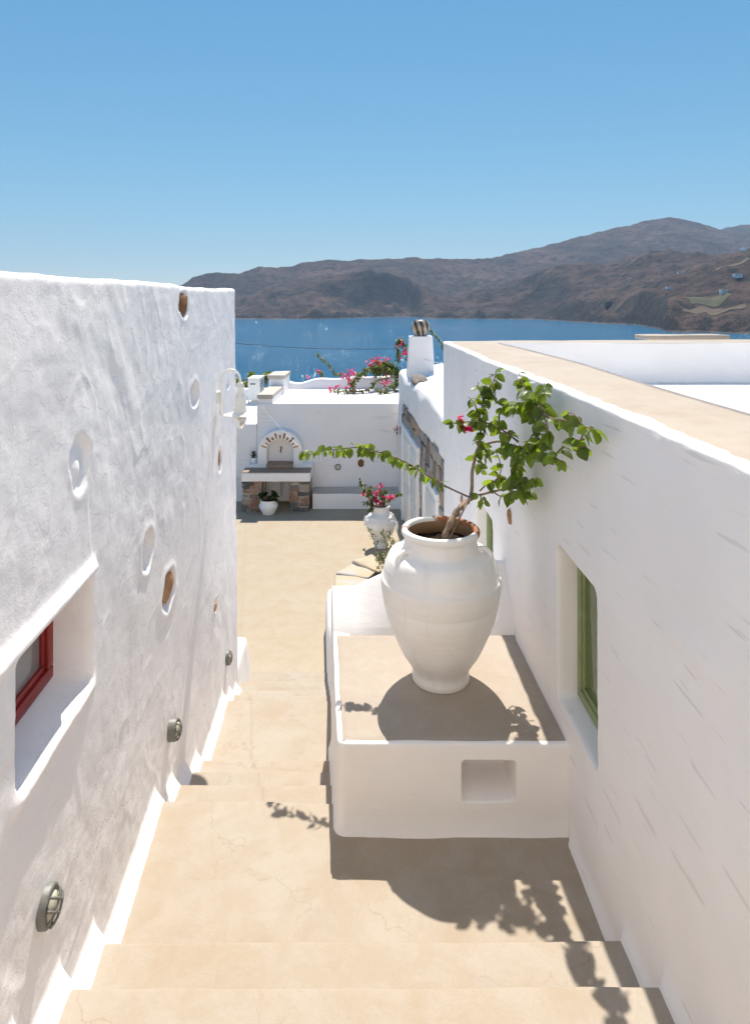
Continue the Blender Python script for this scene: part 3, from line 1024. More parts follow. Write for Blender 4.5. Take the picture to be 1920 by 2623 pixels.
# ------------------------------------------------------------------ right house
R_END = 8.22
ZCAP = 2.19
def plan_right(u):
    if u <= R_END:
        x = right_x(u)
        dx = (right_x(u + 0.05) - right_x(u - 0.05)) / 0.1
        L = math.hypot(1, dx)
        return (x, u, -1 / L, dx / L)
    x0 = right_x(R_END)
    a0, a1 = math.radians(181), math.radians(84)
    s = (u - R_END) / 0.05
    cx, cy = x0 + 0.05, R_END
    if s <= 1.5:
        a = a0 + (a1 - a0) * s / 1.5
        return (cx + 0.05 * math.cos(a), cy + 0.05 * math.sin(a), math.cos(a), math.sin(a))
    d = u - R_END - 0.075
    return (cx + 0.05 * math.cos(a1) + d * math.sin(a1), cy + 0.05 * math.sin(a1) - d * math.cos(a1) + d * 0.21, math.cos(a1), math.sin(a1))
RW1 = dict(y0=2.875, y1=3.44, z0=0.575, z1=1.365, depth=0.135)
RW2 = dict(y0=5.06, y1=5.82, z0=-0.20, z1=0.955, depth=0.13)
def disp_right(U, Z, px):
    d = 0.006 * fbm(U * 0.6, Z * 0.6, 5.0, 2) + 0.0022 * fbm(U * 2.2, Z * 4.0, 6.0, 3) + 0.0012 * fbm(U * 7, Z * 26.0, 8.0, 2)
    fz = np.array([floor_z(p[1]) if p[1] < 3.2 else (float(np.interp(p[1], [3.2, 3.27, 4.3, 4.5], [0.0, 0.445, 0.445, -1.65]))) for p in px])[:, None]
    foot = np.clip(1 - (Z - fz) / 0.09, 0, 1.0)
    d = d + np.array([0.030 if p[1] < 3.2 else 0.010 for p in px])[:, None] * foot ** 2 * (px[:, 2][:, None] < -0.5)
    d = d + 0.005 * np.exp(-((Z - (ZCAP - 0.02)) / 0.03) ** 2) * (0.6 + vnoise(U * 14, 1.0, 4.0))
    # old patch swelling under the paint
    d = d + 0.009 * np.exp(-(((U - 2.0) / 0.17) ** 4 + ((Z - 1.55) / 0.05) ** 4)) * (1 + 0.25 * fbm(U * 30, Z * 30, 2.0, 3))
    for w in (RW1, RW2):
        m, _ = boxmask(U, Z, w['y0'], w['y1'], w['z0'], w['z1'], 0.010, 0.035)
        d = d * (1 - m) - w['depth'] * m
    return d
u_r = np.concatenate([np.arange(-1.3, 1.0, 0.1), np.arange(1.0, R_END, 0.024), np.linspace(R_END, R_END + 0.075, 6), np.linspace(R_END + 0.15, R_END + 4.5, 24)])
u_r = refine(u_r, [RW1['y0'], RW1['y1'], RW2['y0'], RW2['y1']])
zb_r = -1.8
vv = np.linspace(zb_r, ZCAP - 0.02, 190)
vv = refine(vv, [RW1['z0'], RW1['z1'], RW2['z0'], RW2['z1']])
vv = np.clip((vv - zb_r) / (ZCAP - 0.02 - zb_r), 0, 1)
right_house = empty('flat_roofed_house', (2.4, 4.0, 0), 'flat roofed white house with beige parapet top, right of the stairs', 'house')
def zt_right(x, y):
    return ZCAP - 0.002 + 0.002 * float(vnoise(y * 2.1, 3.0)) + 0.0015 * float(vnoise(y * 11, 9.0))
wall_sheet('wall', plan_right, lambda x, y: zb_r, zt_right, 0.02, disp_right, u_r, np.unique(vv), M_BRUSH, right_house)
window(right_house, lambda y: right_x(y) + RW1['depth'] - 0.006, RW1['y0'] + 0.012, RW1['y1'] - 0.012, RW1['z0'] + 0.012, RW1['z1'] - 0.012, 0.045, M_GREEN, M_GLASS_G, -1)
window(right_house, lambda y: right_x(y) + RW2['depth'] - 0.006, RW2['y0'] + 0.012, RW2['y1'] - 0.012, RW2['z0'] + 0.012, RW2['z1'] - 0.012, 0.05, M_GREEN, M_GLASS_G, -1)

# parapet top: stair side strip and far strip (butted), inner faces, roof
def strip(name, L, Rr, z0f, mat, parent, n=60, m=8, skirt=True):
    pts = np.zeros((n, m, 3))
    for i in range(n):
        t = i / (n - 1)
        a, b = L(t), Rr(t)
        for j in range(m):
            s = j / (m - 1)
            x, y = a[0] + (b[0] - a[0]) * s, a[1] + (b[1] - a[1]) * s
            pts[i, j] = (x, y, z0f(x, y) - (0.012 if s in (0, 1) and skirt or t in (0, 1) and skirt else 0))
    return grid_mesh(name, pts, mat, parent, flip=True)
capz = lambda x, y: ZCAP + 0.0045 + 0.002 * float(vnoise(x * 3, y * 3)) + 0.001 * float(vnoise(x * 15, y * 15))
def cap_in(Y):
    return float(np.interp(Y, [-3, 2.5, 3.6, 4.9, 6.2, 7.84], [1.45, 1.455, 1.475, 1.545, 1.53, 1.47]))
def edge_w(Y):
    return 0.022 + 0.008 * float(vnoise(Y * 6.0, 2.0)) + 0.009 * float(vnoise(Y * 23.0, 7.0))
strip('parapet_top', lambda t: (right_x(-3 + 10.84 * t) + edge_w(-3 + 10.84 * t), -3 + 10.84 * t), lambda t: (cap_in(-3 + 10.84 * t), -3 + 10.84 * t), capz, M_CAP, right_house, 200, 10)
strip('parapet_top', lambda t: (right_x(7.84 + 0.4 * t) + 0.03 + 0.0 * t + 4.6 * 0, 7.84 + 0.40 * t), lambda t: (6.0, 7.84 + 1.0 * t), capz, M_CAP, right_house, 14, 60)
ROOF = 1.72
n = 90
inner = np.zeros((n, 9, 3))
for i in range(n):
    y = -3 + 10.84 * i / (n - 1)
    for j in range(9):
        s = j / 8
        inner[i, j] = (cap_in(y) + 0.02 * math.sin(s * 1.57) + 0.05 * s ** 4 + 0.004 * float(vnoise(y * 3, s * 3)), y, ZCAP + 0.003 - s * (ZCAP - ROOF))
grid_mesh('parapet_inside', inner, M_WHITE, right_house, flip=False)
inner = np.zeros((n, 9, 3))
for i in range(n):
    x = cap_in(7.84) + (6.0 - cap_in(7.84)) * i / (n - 1)
    for j in range(9):
        s = j / 8
        inner[i, j] = (x, 7.84 - 0.012 * math.sin(s * 1.57) - 0.06 * s ** 4 + 0.006 * float(vnoise(x * 2, s * 3, 5)), ZCAP + 0.003 - s * (ZCAP - ROOF))
grid_mesh('parapet_inside', inner, M_WHITE, right_house, flip=True)
rp = np.zeros((30, 40, 3))
for i in range(30):
    for j in range(40):
        x, y = 1.40 + 4.6 * i / 29, -3 + 10.9 * j / 39
        rp[i, j] = (x, y, ROOF + 0.004 * float(vnoise(x * 1.5, y * 1.5)))
grid_mesh('roof', rp, M_WHITE, right_house, flip=False)
rbox('roof_slab', bx(3.72, 4.84, 8.95, 9.45, 2.17, 2.235), 0.015, (8, 4, 1), M_CAP, right_house, noise=0.006)
lump('stone', (right_x(4.45) - 0.004, 4.45, 1.19), (0.014, 0.050, 0.052), M_RUST, right_house, 11)
lump('stone', (right_x(6.65) - 0.004, 6.65, 0.66), (0.014, 0.055, 0.05), M_RUST, right_house, 12)
lump('hook', (right_x(3.85) - 0.018, 3.85, 2.163), (0.02, 0.008, 0.008), M_METAL_W, right_house, 13, 0.05)

M_BOUNCE = m_plaster('warm_bounce_wall', (3, 3, 45), dash=1.0, tint=(0.87, 0.815, 0.735))
# unseen block added behind the camera to bounce warm sunlight onto shaded faces
rbox('upper_block', bx(-5.0, 6.0, -7.0, -1.25, -0.5, 12.0), 0.05, (20, 6, 22), M_BOUNCE, right_house, noise=0.012, nscale=1.0)

# ------------------------------------------------------------------ platform with niche, ridge behind it, planter
platform = empty('plinth', (0.4, 3.8, 0), 'low white plinth with a square niche and beige top under the big jar', 'plinth')
PZ = 0.445
NX0, NX1, NZ0, NZ1 = 0.435, 0.695, 0.165, 0.357
# front face and stair side as one relief sheet
PR = 0.03
def plan_plinth(u):
    """u from the right end along the front (towards -x), round the corner, then back along the stair side"""
    xs, xe = 0.99, -0.186
    if u <= xs - xe - 0.04:
        return (xs - u, 3.255, 0.0, -1.0)
    s = (u - (xs - xe - 0.04)) / 0.06
    if s <= 1:
        a = math.radians(270 - 85 * s)
        return (xe + 0.04 + 0.04 * math.cos(a), 3.295 + 0.04 * math.sin(a), math.cos(a), math.sin(a))
    d = u - (xs - xe - 0.04) - 0.06
    y = 3.295 + d
    return (side_x(y), y, -0.996, -0.088)
UC = 0.99 + 0.186 - 0.04
def ridge_rise(x, y):
    return 0.0 if x > -0.1 else float(np.interp(y, [4.33, 4.36, 4.585, 4.70, 4.84], [0, 0.014, 0.210, 0.17, -0.02]))
def disp_pl(U, Z, px):
    d = 0.006 * fbm(U * 1.3, Z * 1.3, 15.0, 2) + 0.0022 * fbm(U * 4, Z * 6.0, 16.0, 3)
    fz = np.array([0.0 if u < UC + 0.06 else floor_z(p[1]) for u, p in zip(U[:, 0], px)])[:, None]
    foot = np.clip(1 - (Z - fz) / 0.10, 0, 1.4)
    d = d + 0.022 * foot ** 2
    m, _ = boxmask(U, Z, 0.99 - NX1, 0.99 - NX0, NZ0, NZ1, 0.007, 0.018)
    return d * (1 - m) - 0.25 * m
u_p = np.concatenate([np.linspace(0, UC, 60), np.linspace(UC, UC + 0.06, 7), np.linspace(UC + 0.08, UC + 1.64, 60)])
u_p = refine(u_p, [0.99 - NX1, 0.99 - NX0])
v_p = refine(np.linspace(-0.9, PZ - PR * 0.5, 90), [NZ0, NZ1])
v_p = np.unique(np.clip((v_p + 0.9) / (PZ - PR * 0.5 + 0.9), 0, 1))
wall_sheet('wall', plan_plinth, lambda x, y: -0.9, lambda x, y: PZ + 0.002 * float(vnoise(x * 6, y * 6)) + ridge_rise(x, y), PR * 0.5, disp_pl, u_p, v_p, M_WHITE, platform)
strip('plinth_top', lambda t: (side_x(3.27 + 1.08 * t) + 0.010 + 0.004 * float(vnoise(t * 5, 1)), 3.264 + 1.086 * t), lambda t: (right_x(3.3 + t) + 0.01, 3.262 + 1.088 * t), lambda x, y: PZ + 0.0045 + 0.001 * float(vnoise(x * 4, y * 4)), M_CEM_PALE, platform, 40, 40)
# ridge rising behind the plinth top (curved crest), falling steeply on the far side
nr, ms = 60, 26
rp = np.zeros((nr, ms, 3))
for i in range(nr):
    t = i / (nr - 1)
    for j in range(ms):
        s = j / (ms - 1)
        yc_ = 4.585 + 0.05 * t
        if t < 0.14:
            crest = 0.655
        else:
            q = (t - 0.14) / 0.46
            crest = 0.655 + 0.165 * math.sin(min(q, 1.0) * math.pi / 2) ** 0.9
        if s <= 0.55:
            k = s / 0.55
            y = 4.345 + (yc_ - 4.345) * k
            z = 0.440 + (crest - 0.440) * (k ** 0.85)
        else:
            k = (s - 0.55) / 0.45
            a = k * math.pi / 2
            y = yc_ + 0.10 * math.sin(a) + 0.02 * k
            z = crest - 0.07 * (1 - math.cos(a)) - 0.45 * k ** 3
        x0 = side_x(y) + 0.006
        x = x0 + (0.93 - x0) * t
        rp[i, j] = (x, y, z + 0.004 * float(vnoise(x * 5, y * 5, 3)))
grid_mesh('ridge', rp, M_WHITE, platform, flip=False)
planter = empty('planter', (0.2, 8.0, -1.2), 'white planter bed with a rim of flat stones beside the lower steps', 'planter')
# white side wall descending with the steps, hidden crest kept below the ridge
pw = []
for i in range(60):
    y = 4.80 + (8.75 - 4.80) * i / 59
    zt_ = 0.60 - 0.424 * (y - 4.585) - 0.27
    x = side_x(y)
    pw.append((y, x, max(zt_, -1.12)))
vs, fs = [], []
for (y, x, z) in pw:
    vs += [(x + 0.01, y, -1.8), (x + 0.02, y, z - 0.14), (x + 0.05, y, z - 0.03), (x + 0.11, y, z), (x + 0.45, y, z - 0.02), (0.9, y, z - 0.10)]
for i in range(len(pw) - 1):
    for j in range(5):
        a = i * 6 + j
        fs.append((a, a + 1, a + 7, a + 6))
mesh_py('wall', vs, fs, M_WHITE, planter)
# rounded stone end: mortar core, flat rim stones, soil
PC = Vector((0.42, 8.80, 0))
vs, fs = [], []
for k in range(33):
    a = math.radians(180 - 180 * k / 32)
    rr = 0.90
    c, s = math.cos(a), math.sin(a)
    for (r_, z) in ((rr + 0.04, -1.70), (rr, -1.18), (rr - 0.04, -1.15), (0.0, -1.14)):
        vs.append((PC.x + r_ * c, PC.y + r_ * 1.15 * s, z))
for k in range(32):
    for j in range(3):
        a = k * 4 + j
        fs.append((a, a + 1, a + 5, a + 4))
mesh_py('wall', vs, fs, M_WHITE, planter)
for k in range(8):
    a0, a1 = 186 - k * 24, 186 - (k + 1) * 24 + 2.5
    ring = []
    jit = [rnd.uniform(-0.04, 0.04) for _ in range(6)]
    cs = []
    for z in (-1.16, -1.075 + rnd.uniform(-0.012, 0.02)):
        for (r_, aa) in ((0.52 + jit[0], a0), (0.99 + jit[1], a0), (0.52 + jit[2], a1), (0.99 + jit[3], a1)):
            a = math.radians(aa)
            cs.append((PC.x + r_ * math.cos(a), PC.y + 1.15 * r_ * math.sin(a), z))
    rbox('rim_stone', cs, 0.022, (5, 4, 1), M_SLAB, planter, noise=0.016, nscale=7, seed=k)
mesh_py('soil', [(PC.x + 0.6 * math.cos(2 * math.pi * k / 20), PC.y + 0.6 * math.sin(2 * math.pi * k / 20), -1.10 + 0.02 * rnd.random()) for k in range(20)] + [(PC.x, PC.y, -1.07)], [(k, (k + 1) % 20, 20) for k in range(20)], M_SOIL, planter)

# ------------------------------------------------------------------ leaves and plants
def leaf_mesh(name, w=0.5, heart=True, curl=0.18, fold=0.12, mat=None):
    """unit leaf along +x, tip at x=1"""
    xs = [0.0, 0.10, 0.34, 0.62, 0.85, 1.0]
    ws = [0.10, 0.36, 0.50, 0.40, 0.19, 0.0] if heart else [0.03, 0.26, 0.46, 0.44, 0.24, 0.0]
    vs, fs = [], []
    for x, q in zip(xs, ws):
        z = -curl * x * x
        vs += [(x, 0, z), (x - (0.06 if heart and x < 0.2 else 0), q * w * 2 * 0.5, z + fold * q), (x - (0.06 if heart and x < 0.2 else 0), -q * w * 2 * 0.5, z + fold * q)]
    for i in range(len(xs) - 1):
        a, b = i * 3, (i + 1) * 3
        fs += [(a, b, b + 1, a + 1), (b, a, a + 2, b + 2)]
    me = bpy.data.meshes.new(name)
    me.from_pydata(vs, [], fs)
    me.materials.append(mat)
    me.polygons.foreach_set('use_smooth', [True] * len(me.polygons))
    return me
LEAVES = [leaf_mesh('leaf', 0.86, True, c, f, M_LEAF) for c, f in ((0.10, 0.22), (0.30, 0.16), (0.48, 0.30), (-0.06, 0.30))]

def leaf_matrix(pos, d, size, roll):
    d = d.normalized()
    side = d.cross(Vector((0, 0, 1)))
    if side.length < 1e-3:
        side = Vector((1, 0, 0))
    side.normalize()
    up = side.cross(d)
    M = Matrix((d, -side, up)).transposed().to_4x4()
    return Matrix.Translation(pos) @ M @ Matrix.Rotation(roll, 4, 'X') @ Matrix.Scale(size, 4)

def put_leaf(parent, me, M, name='leaf'):
    o = bpy.data.objects.new(name, me)
    COL.objects.link(o)
    o.parent = parent
    o.matrix_parent_inverse = Matrix.Translation(-Vector(parent.location))
    o.matrix_basis = M
    return o

def joined_leaves(name, mats, proto, mat, parent, kind=None):
    vs, fs = [], []
    pv = [v.co.copy() for v in proto.vertices]
    pf = [tuple(p.vertices) for p in proto.polygons]
    for M in mats:
        b = len(vs)
        vs += [M @ v for v in pv]
        fs += [tuple(b + i for i in f) for f in pf]
    o = mesh_py(name, vs, fs, mat, parent)
    if kind:
        o['kind'] = kind
    return o

def bracts(parent, centre, n, spread, size, name='flower'):
    """cluster of papery bracts: one mesh per cluster"""
    mats = []
    for _ in range(n):
        p = Vector(centre) + Vector([rnd.gauss(0, spread) for _ in range(3)])
        for q in range(3):
            d = Vector((rnd.uniform(-1, 1), rnd.uniform(-1, 1), rnd.uniform(-0.3, 1)))
            mats.append(leaf_matrix(p, d, size * rnd.uniform(0.7, 1.1), rnd.uniform(-0.6, 0.6)))
    return joined_leaves(name, mats, LEAVES[0], M_PINK, parent, 'stuff')

# ------------------------------------------------------------------ big jar
JX, JY = 0.381, 3.825
jar = empty('terracotta_jar', (JX, JY, PZ), 'large white two handled clay jar with chipped rim on the plinth', 'jar')
prof = [(0.004, 0.150), (0.005, 0.161), (0.012, 0.1655), (0.035, 0.165), (0.058, 0.163), (0.070, 0.1635), (0.078, 0.167), (0.088, 0.1705), (0.104, 0.180), (0.135, 0.200), (0.167, 0.222), (0.22, 0.248), (0.27, 0.269), (0.32, 0.291), (0.376, 0.311), (0.43, 0.326), (0.470, 0.334), (0.476, 0.332), (0.482, 0.335), (0.53, 0.344), (0.572, 0.3475), (0.592, 0.3485), (0.604, 0.3475), (0.610, 0.3415), (0.616, 0.337), (0.65, 0.331), (0.69, 0.319), (0.715, 0.308), (0.735, 0.295), (0.748, 0.274), (0.754, 0.254), (0.759, 0.238), (0.763, 0.222), (0.774, 0.2165), (0.79, 0.2135), (0.81, 0.2105), (0.826, 0.2095), (0.836, 0.211)]
base = (JX, JY, PZ + 0.0)
lathe('body', prof, base, M_JAR, jar, 96, 0.007, 2.0)
M_RIM = m_rim(JX, JY)
rim = [(0.836, 0.211), (0.842, 0.220), (0.852, 0.2265), (0.864, 0.2285), (0.875, 0.2250), (0.882, 0.2165), (0.884, 0.207), (0.881, 0.198), (0.872, 0.192), (0.858, 0.190)]
lathe('rim', rim, base, M_RIM, jar, 96, 0.007, 2.0)
lathe('inside', [(0.858, 0.190), (0.84, 0.188), (0.80, 0.192), (0.775, 0.21)], base, M_INNER, jar, 64)
vs, fs = [], []
for i in range(12):
    for k in range(40):
        a = 2 * math.pi * k / 40
        r = 0.20 * i / 11
        vs.append((JX + r * math.cos(a), JY + r * math.sin(a), PZ + 0.790 + 0.012 * float(fbm(r * 30 * math.cos(a), r * 30 * math.sin(a), 1, 3))))
for i in range(11):
    for k in range(40):
        fs.append((i * 40 + k, i * 40 + (k + 1) % 40, (i + 1) * 40 + (k + 1) % 40, (i + 1) * 40 + k))
mesh_py('soil', vs, fs, M_SOIL, jar)
def handle(parent, loc, ang, sc, r_in, r_out, h_top, h_bot, rad, mat):
    a = math.radians(ang)
    u = Vector((math.cos(a), math.sin(a), 0))
    pts = [(r_in - 0.01 * sc, h_top - 0.012), (r_in + 0.028 * sc, h_top + 0.004), (r_in + 0.060 * sc, h_top - 0.004), (r_out - 0.002, (h_top * 0.72 + h_bot * 0.28)), (r_out + 0.002, (h_top * 0.35 + h_bot * 0.65)), (r_out - 0.012, h_bot - 0.012)]
    path = [Vector(loc) + u * r + Vector((0, 0, h)) for r, h in pts]
    return tube('handle', spline(path, 7), [rad * (1.25 if i < 3 else 1.0) * (1.15 if i > 30 else 1) for i in range(36)], mat, parent, 12)
handle(jar, base, 209, 0.85, 0.214, 0.288, 0.778, 0.690, 0.0150, M_JAR)
handle(jar, base, -14, 0.85, 0.214, 0.288, 0.778, 0.690, 0.0150, M_JAR)

# ------------------------------------------------------------------ bougainvillea growing in the big jar
plant = empty('bougainvillea', (JX, JY, PZ + 0.79), 'green bougainvillea with one red flower cluster growing from the big jar', 'plant')
def Z5(x, y, Y):       # point given in the plant close-up
    sx = 1140 + x / 3.933
    lim = float(np.interp(sx, [1300, 1420, 1500], [0.82, 0.835, 0.895]))
    Y = min(4.14, lim * F / max(60.0, sx - CX)) - 0.75 * max(0.0, 3.86 - Y) * (1.0 if sx < 1330 else 0.3)
    return P(sx, 930 + y / 3.933, Y)
trunk = [Vector((JX + 0.02, JY - 0.01, PZ + 0.76)), P(1140, 1372, 3.83), P(1158, 1330, 3.87), P(1172, 1306, 3.92), P(1192, 1288, 4.02), P(1206, 1276, 4.12)]
tp = spline(trunk, 6)
tube('trunk', tp, [0.021 - 0.007 * i / len(tp) + 0.003 * math.sin(i * 1.3) for i in range(len(tp))], M_BARK, plant, 10)
tube('stake', [P(1146, 1390, 3.80), P(1208, 1262, 4.02)], 0.006, M_BARK, plant, 6)
lump('trunk_stub', P(1171, 1310, 3.90), (0.018, 0.016, 0.03), M_BARK, plant, 5)
BR = [
    # (points in the close-up with depth, radius, leaf step, leaf start)
    ([(255, 1350, 3.84), (268, 1250, 3.83), (270, 1100, 3.82), (290, 1000, 3.82), (310, 900, 3.82), (340, 830, 3.82), (355, 700, 3.80), (345, 560, 3.80), (375, 430, 3.80), (430, 270, 3.81), (490, 170, 3.83), (520, 60, 3.85)], 0.011, 0.017, 0.30),
    ([(340, 600, 3.80), (300, 420, 3.77), (235, 340, 3.75)], 0.005, 0.026, 0.05),
    ([(390, 390, 3.80), (345, 270, 3.78), (330, 190, 3.76)], 0.004, 0.028, 0.05),
    ([(430, 290, 3.81), (470, 330, 3.80), (495, 225, 3.80)], 0.004, 0.030, 0.05),
    ([(310, 900, 3.82), (400, 820, 3.84), (560, 790, 3.86), (740, 850, 3.88), (900, 800, 3.90), (985, 770, 3.92), (1030, 660, 3.92), (985, 520, 3.92), (970, 440, 3.92), (905, 375, 3.92)], 0.008, 0.030, 0.12),
    ([(730, 790, 3.84), (640, 720, 3.80), (520, 640, 3.76), (400, 600, 3.72), (250, 590, 3.68), (60, 610, 3.62)], 0.006, 0.026, 0.30),
    ([(560, 790, 3.86), (540, 560, 3.86), (575, 460, 3.87), (680, 440, 3.88), (800, 470, 3.89), (880, 560, 3.90), (905, 680, 3.90), (900, 780, 3.90)], 0.006, 0.025, 0.05),
    ([(965, 450, 3.92), (850, 420, 3.90), (700, 400, 3.88), (590, 390, 3.87)], 0.005, 0.022, 0.05),
    ([(905, 375, 3.92), (880, 300, 3.93), (960, 310, 3.95), (1000, 200, 3.98)], 0.005, 0.020, 0.05),
    ([(905, 375, 3.92), (810, 290, 3.93), (770, 180, 3.95), (735, 80, 3.96)], 0.004, 0.022, 0.05),
    ([(985, 520, 3.92), (1080, 560, 3.88), (1200, 580, 3.84), (1300, 610, 3.80), (1400, 640, 3.76), (1520, 680, 3.72)], 0.006, 0.022, 0.10),
    ([(1380, 630, 3.77), (1310, 530, 3.78), (1220, 490, 3.79)], 0.004, 0.024, 0.05),
    ([(1390, 640, 3.76), (1370, 760, 3.77), (1300, 830, 3.78), (1420, 850, 3.76)], 0.004, 0.018, 0.05),
    ([(900, 900, 3.90), (1010, 930, 3.87), (1100, 960, 3.84), (1190, 1000, 3.82)], 0.005, 0.018, 0.05),
    ([(1100, 930, 3.84), (1180, 850, 3.83), (1270, 800, 3.81)], 0.004, 0.022, 0.05),
    ([(740, 850, 3.88), (760, 920, 3.87), (700, 980, 3.86), (730, 1080, 3.86), (680, 1150, 3.86)], 0.005, 0.024, 0.05),
    ([(340, 1330, 3.84), (480, 1295, 3.86), (620, 1260, 3.89), (720, 1230, 3.91), (800, 1190, 3.93), (900, 1170, 3.94)], 0.008, 0.022, 0.50),
    ([(480, 1295, 3.86), (560, 1340, 3.86), (700, 1320, 3.88), (830, 1290, 3.90)], 0.004, 0.020, 0.10),
    ([(345, 1290, 3.84), (420, 1220, 3.84), (500, 1190, 3.84), (560, 1080, 3.85), (540, 960, 3.85), (500, 880, 3.85)], 0.005, 0.025, 0.10),
    ([(300, 1330, 3.83), (350, 1330, 3.80), (385, 1420, 3.78)], 0.004, 0.020, 0.10),
    ([(500, 1180, 3.84), (600, 1150, 3.85), (640, 1200, 3.85), (780, 1170, 3.87)], 0.004, 0.024, 0.05),
    ([(300, 960, 3.82), (330, 1000, 3.80), (360, 1090, 3.79)], 0.003, 0.020, 0.05),
    ([(340, 840, 3.82), (430, 900, 3.81), (380, 960, 3.80)], 0.003, 0.020, 0.05),
    ([(560, 800, 3.86), (620, 880, 3.86), (700, 830, 3.86), (800, 890, 3.87), (860, 930, 3.88)], 0.004, 0.022, 0.05),
]
n_leaf = 0
LEAF_SPOTS = []
def leaves_along(path, start, step, size, parent, hang=0.5, jit=0.9):
    global n_leaf
    acc = 0.0
    total = sum((path[i + 1] - path[i]).length for i in range(len(path) - 1))
    run = 0.0
    side = 1
    for i in range(len(path) - 1):
        a, b = path[i], path[i + 1]
        L = (b - a).length
        run += L
        if run < start * total:
            continue
        acc += L
        while acc > step:
            acc -= step
            d0 = (b - a).normalized()
            out = d0.cross(Vector((0, 1, 0)))
            if out.length < 0.1:
                out = Vector((1, 0, 0))
            out = out.normalized() * side
            side = -side
            d = out * rnd.uniform(0.5, 1.0) + d0 * rnd.uniform(0.0, 0.7) + Vector((rnd.uniform(-jit, jit), rnd.uniform(-jit, jit) - 0.15, -hang + rnd.uniform(-0.5, 0.35)))
            p = a.lerp(b, rnd.random()) + d.normalized() * 0.008
            LEAF_SPOTS.append((rnd.randrange(4), leaf_matrix(p, d, size * rnd.uniform(0.58, 1.15), rnd.uniform(-1.2, 1.2))))
            n_leaf += 1
for bi, (pp, rad, step, st) in enumerate(BR):
    path = spline([Z5(*q) for q in pp], 6)
    tube('branch', path, [rad * (1 - 0.75 * i / len(path)) + 0.0008 for i in range(len(path))], M_BARK if rad > 0.007 else M_TWIG, plant, 6)
    leaves_along(path, st, step * (0.62 if bi < 7 else (0.80 if bi < 10 or bi > 14 else 1.25)), 0.061, plant)
# long shoot reaching left over the jar, held by a string
def Z3(x, y, Y):
    return P(540 + x / 2.58, 780 + y / 2.58, Y)
shoot = spline([P(1205, 1275, 4.12), Z3(1600, 1225, 4.13), Z3(1490, 1170, 4.15), Z3(1400, 1110, 4.16), Z3(1320, 1060, 4.20), Z3(1210, 1010, 4.24), Z3(1080, 968, 4.28), Z3(980, 945, 4.32), Z3(850, 955, 4.36), Z3(720, 970, 4.40), Z3(590, 975, 4.45)], 6)
tube('branch', shoot, [0.006 * (1 - 0.7 * i / len(shoot)) + 0.0008 for i in range(len(shoot))], M_TWIG, plant, 6)
leaves_along(shoot, 0.15, 0.0135, 0.058, plant, 0.75, 0.6)
# the 300 leaves that show largest are single parts, the smaller rest is one mass
LEAF_SPOTS.sort(key=lambda q: -q[1].to_scale().x / q[1].to_translation().y)
for (v, M) in LEAF_SPOTS[:300]:
    put_leaf(plant, LEAVES[v], M)
if len(LEAF_SPOTS) > 300:
    joined_leaves('foliage', [q[1] for q in LEAF_SPOTS[300:]], LEAVES[1], M_LEAF, plant, 'stuff')
bracts(plant, Z5(150, 590, 3.64), 6, 0.016, 0.034)
bracts(plant, Z5(195, 700, 3.66), 7, 0.016, 0.034)
bracts(plant, Z5(205, 640, 3.665), 4, 0.012, 0.03)

# ------------------------------------------------------------------ wall lamp and bulkhead lights on the left house
wl = empty('wall_lamp', (wall_x(5.28), 5.28, 1.88), 'white gooseneck wall lamp with wide shade on the rough wall', 'lamp')
LYY = 5.30
wxl = wall_x(LYY)
rbox('mount', bx(wxl - 0.02, wxl + 0.035, LYY - 0.045, LYY + 0.045, 1.835, 1.935), 0.012, (2, 2, 2), M_METAL_W, wl)
arm_x0, arm_x1 = wxl + 0.045, -1.085
arc = [Vector((wxl + 0.02, LYY, 1.89)), Vector((arm_x0, LYY, 1.875))]
arc2 = [Vector((arm_x0, LYY, 1.74)), Vector((arm_x0, LYY, 1.90)), Vector((arm_x0, LYY, 2.0))]
cx, rr = (arm_x0 + arm_x1) / 2, (arm_x1 - arm_x0) / 2
arc2 += [Vector((cx - rr * math.cos(math.radians(a)), LYY, 2.022 + rr * 1.08 * math.sin(math.radians(a)))) for a in range(0, 181, 15)]
arc2 += [Vector((arm_x1, LYY, 1.99))]
tube('arm', arc2, 0.0105, M_METAL_W, wl, 12)
tube('bracket', arc, 0.012, M_METAL_W, wl, 10)
lx = arm_x1
lp = (lx, LYY, 0)
lathe('lamp_body', [(2.004, 0.0), (2.004, 0.016), (1.995, 0.027), (1.99, 0.026), (1.984, 0.034), (1.978, 0.032), (1.970, 0.038), (1.962, 0.030), (1.925, 0.024), (1.915, 0.032), (1.907, 0.029), (1.900, 0.038), (1.895, 0.034), (1.880, 0.044), (1.865, 0.048), (1.815, 0.049), (1.805, 0.045), (1.798, 0.049), (1.790, 0.046), (1.783, 0.051), (1.776, 0.048), (1.766, 0.055)], lp, M_METAL_W, wl, 40)
lathe('lamp_shade', [(1.770, 0.045), (1.764, 0.066), (1.756, 0.10), (1.746, 0.134), (1.743, 0.1345), (1.748, 0.11), (1.754, 0.05), (1.755, 0.0)], lp, M_METAL_W, wl, 48)
lathe('lamp_glass', [(1.750, 0.050), (1.72, 0.052), (1.69, 0.047), (1.655, 0.034), (1.635, 0.018), (1.628, 0.0)], lp, M_CLEAR, wl, 32)
lathe('bulb', [(1.748, 0.016), (1.735, 0.018), (1.715, 0.028), (1.70, 0.026), (1.688, 0.014), (1.684, 0.0)], lp, M_FROST, wl, 24)

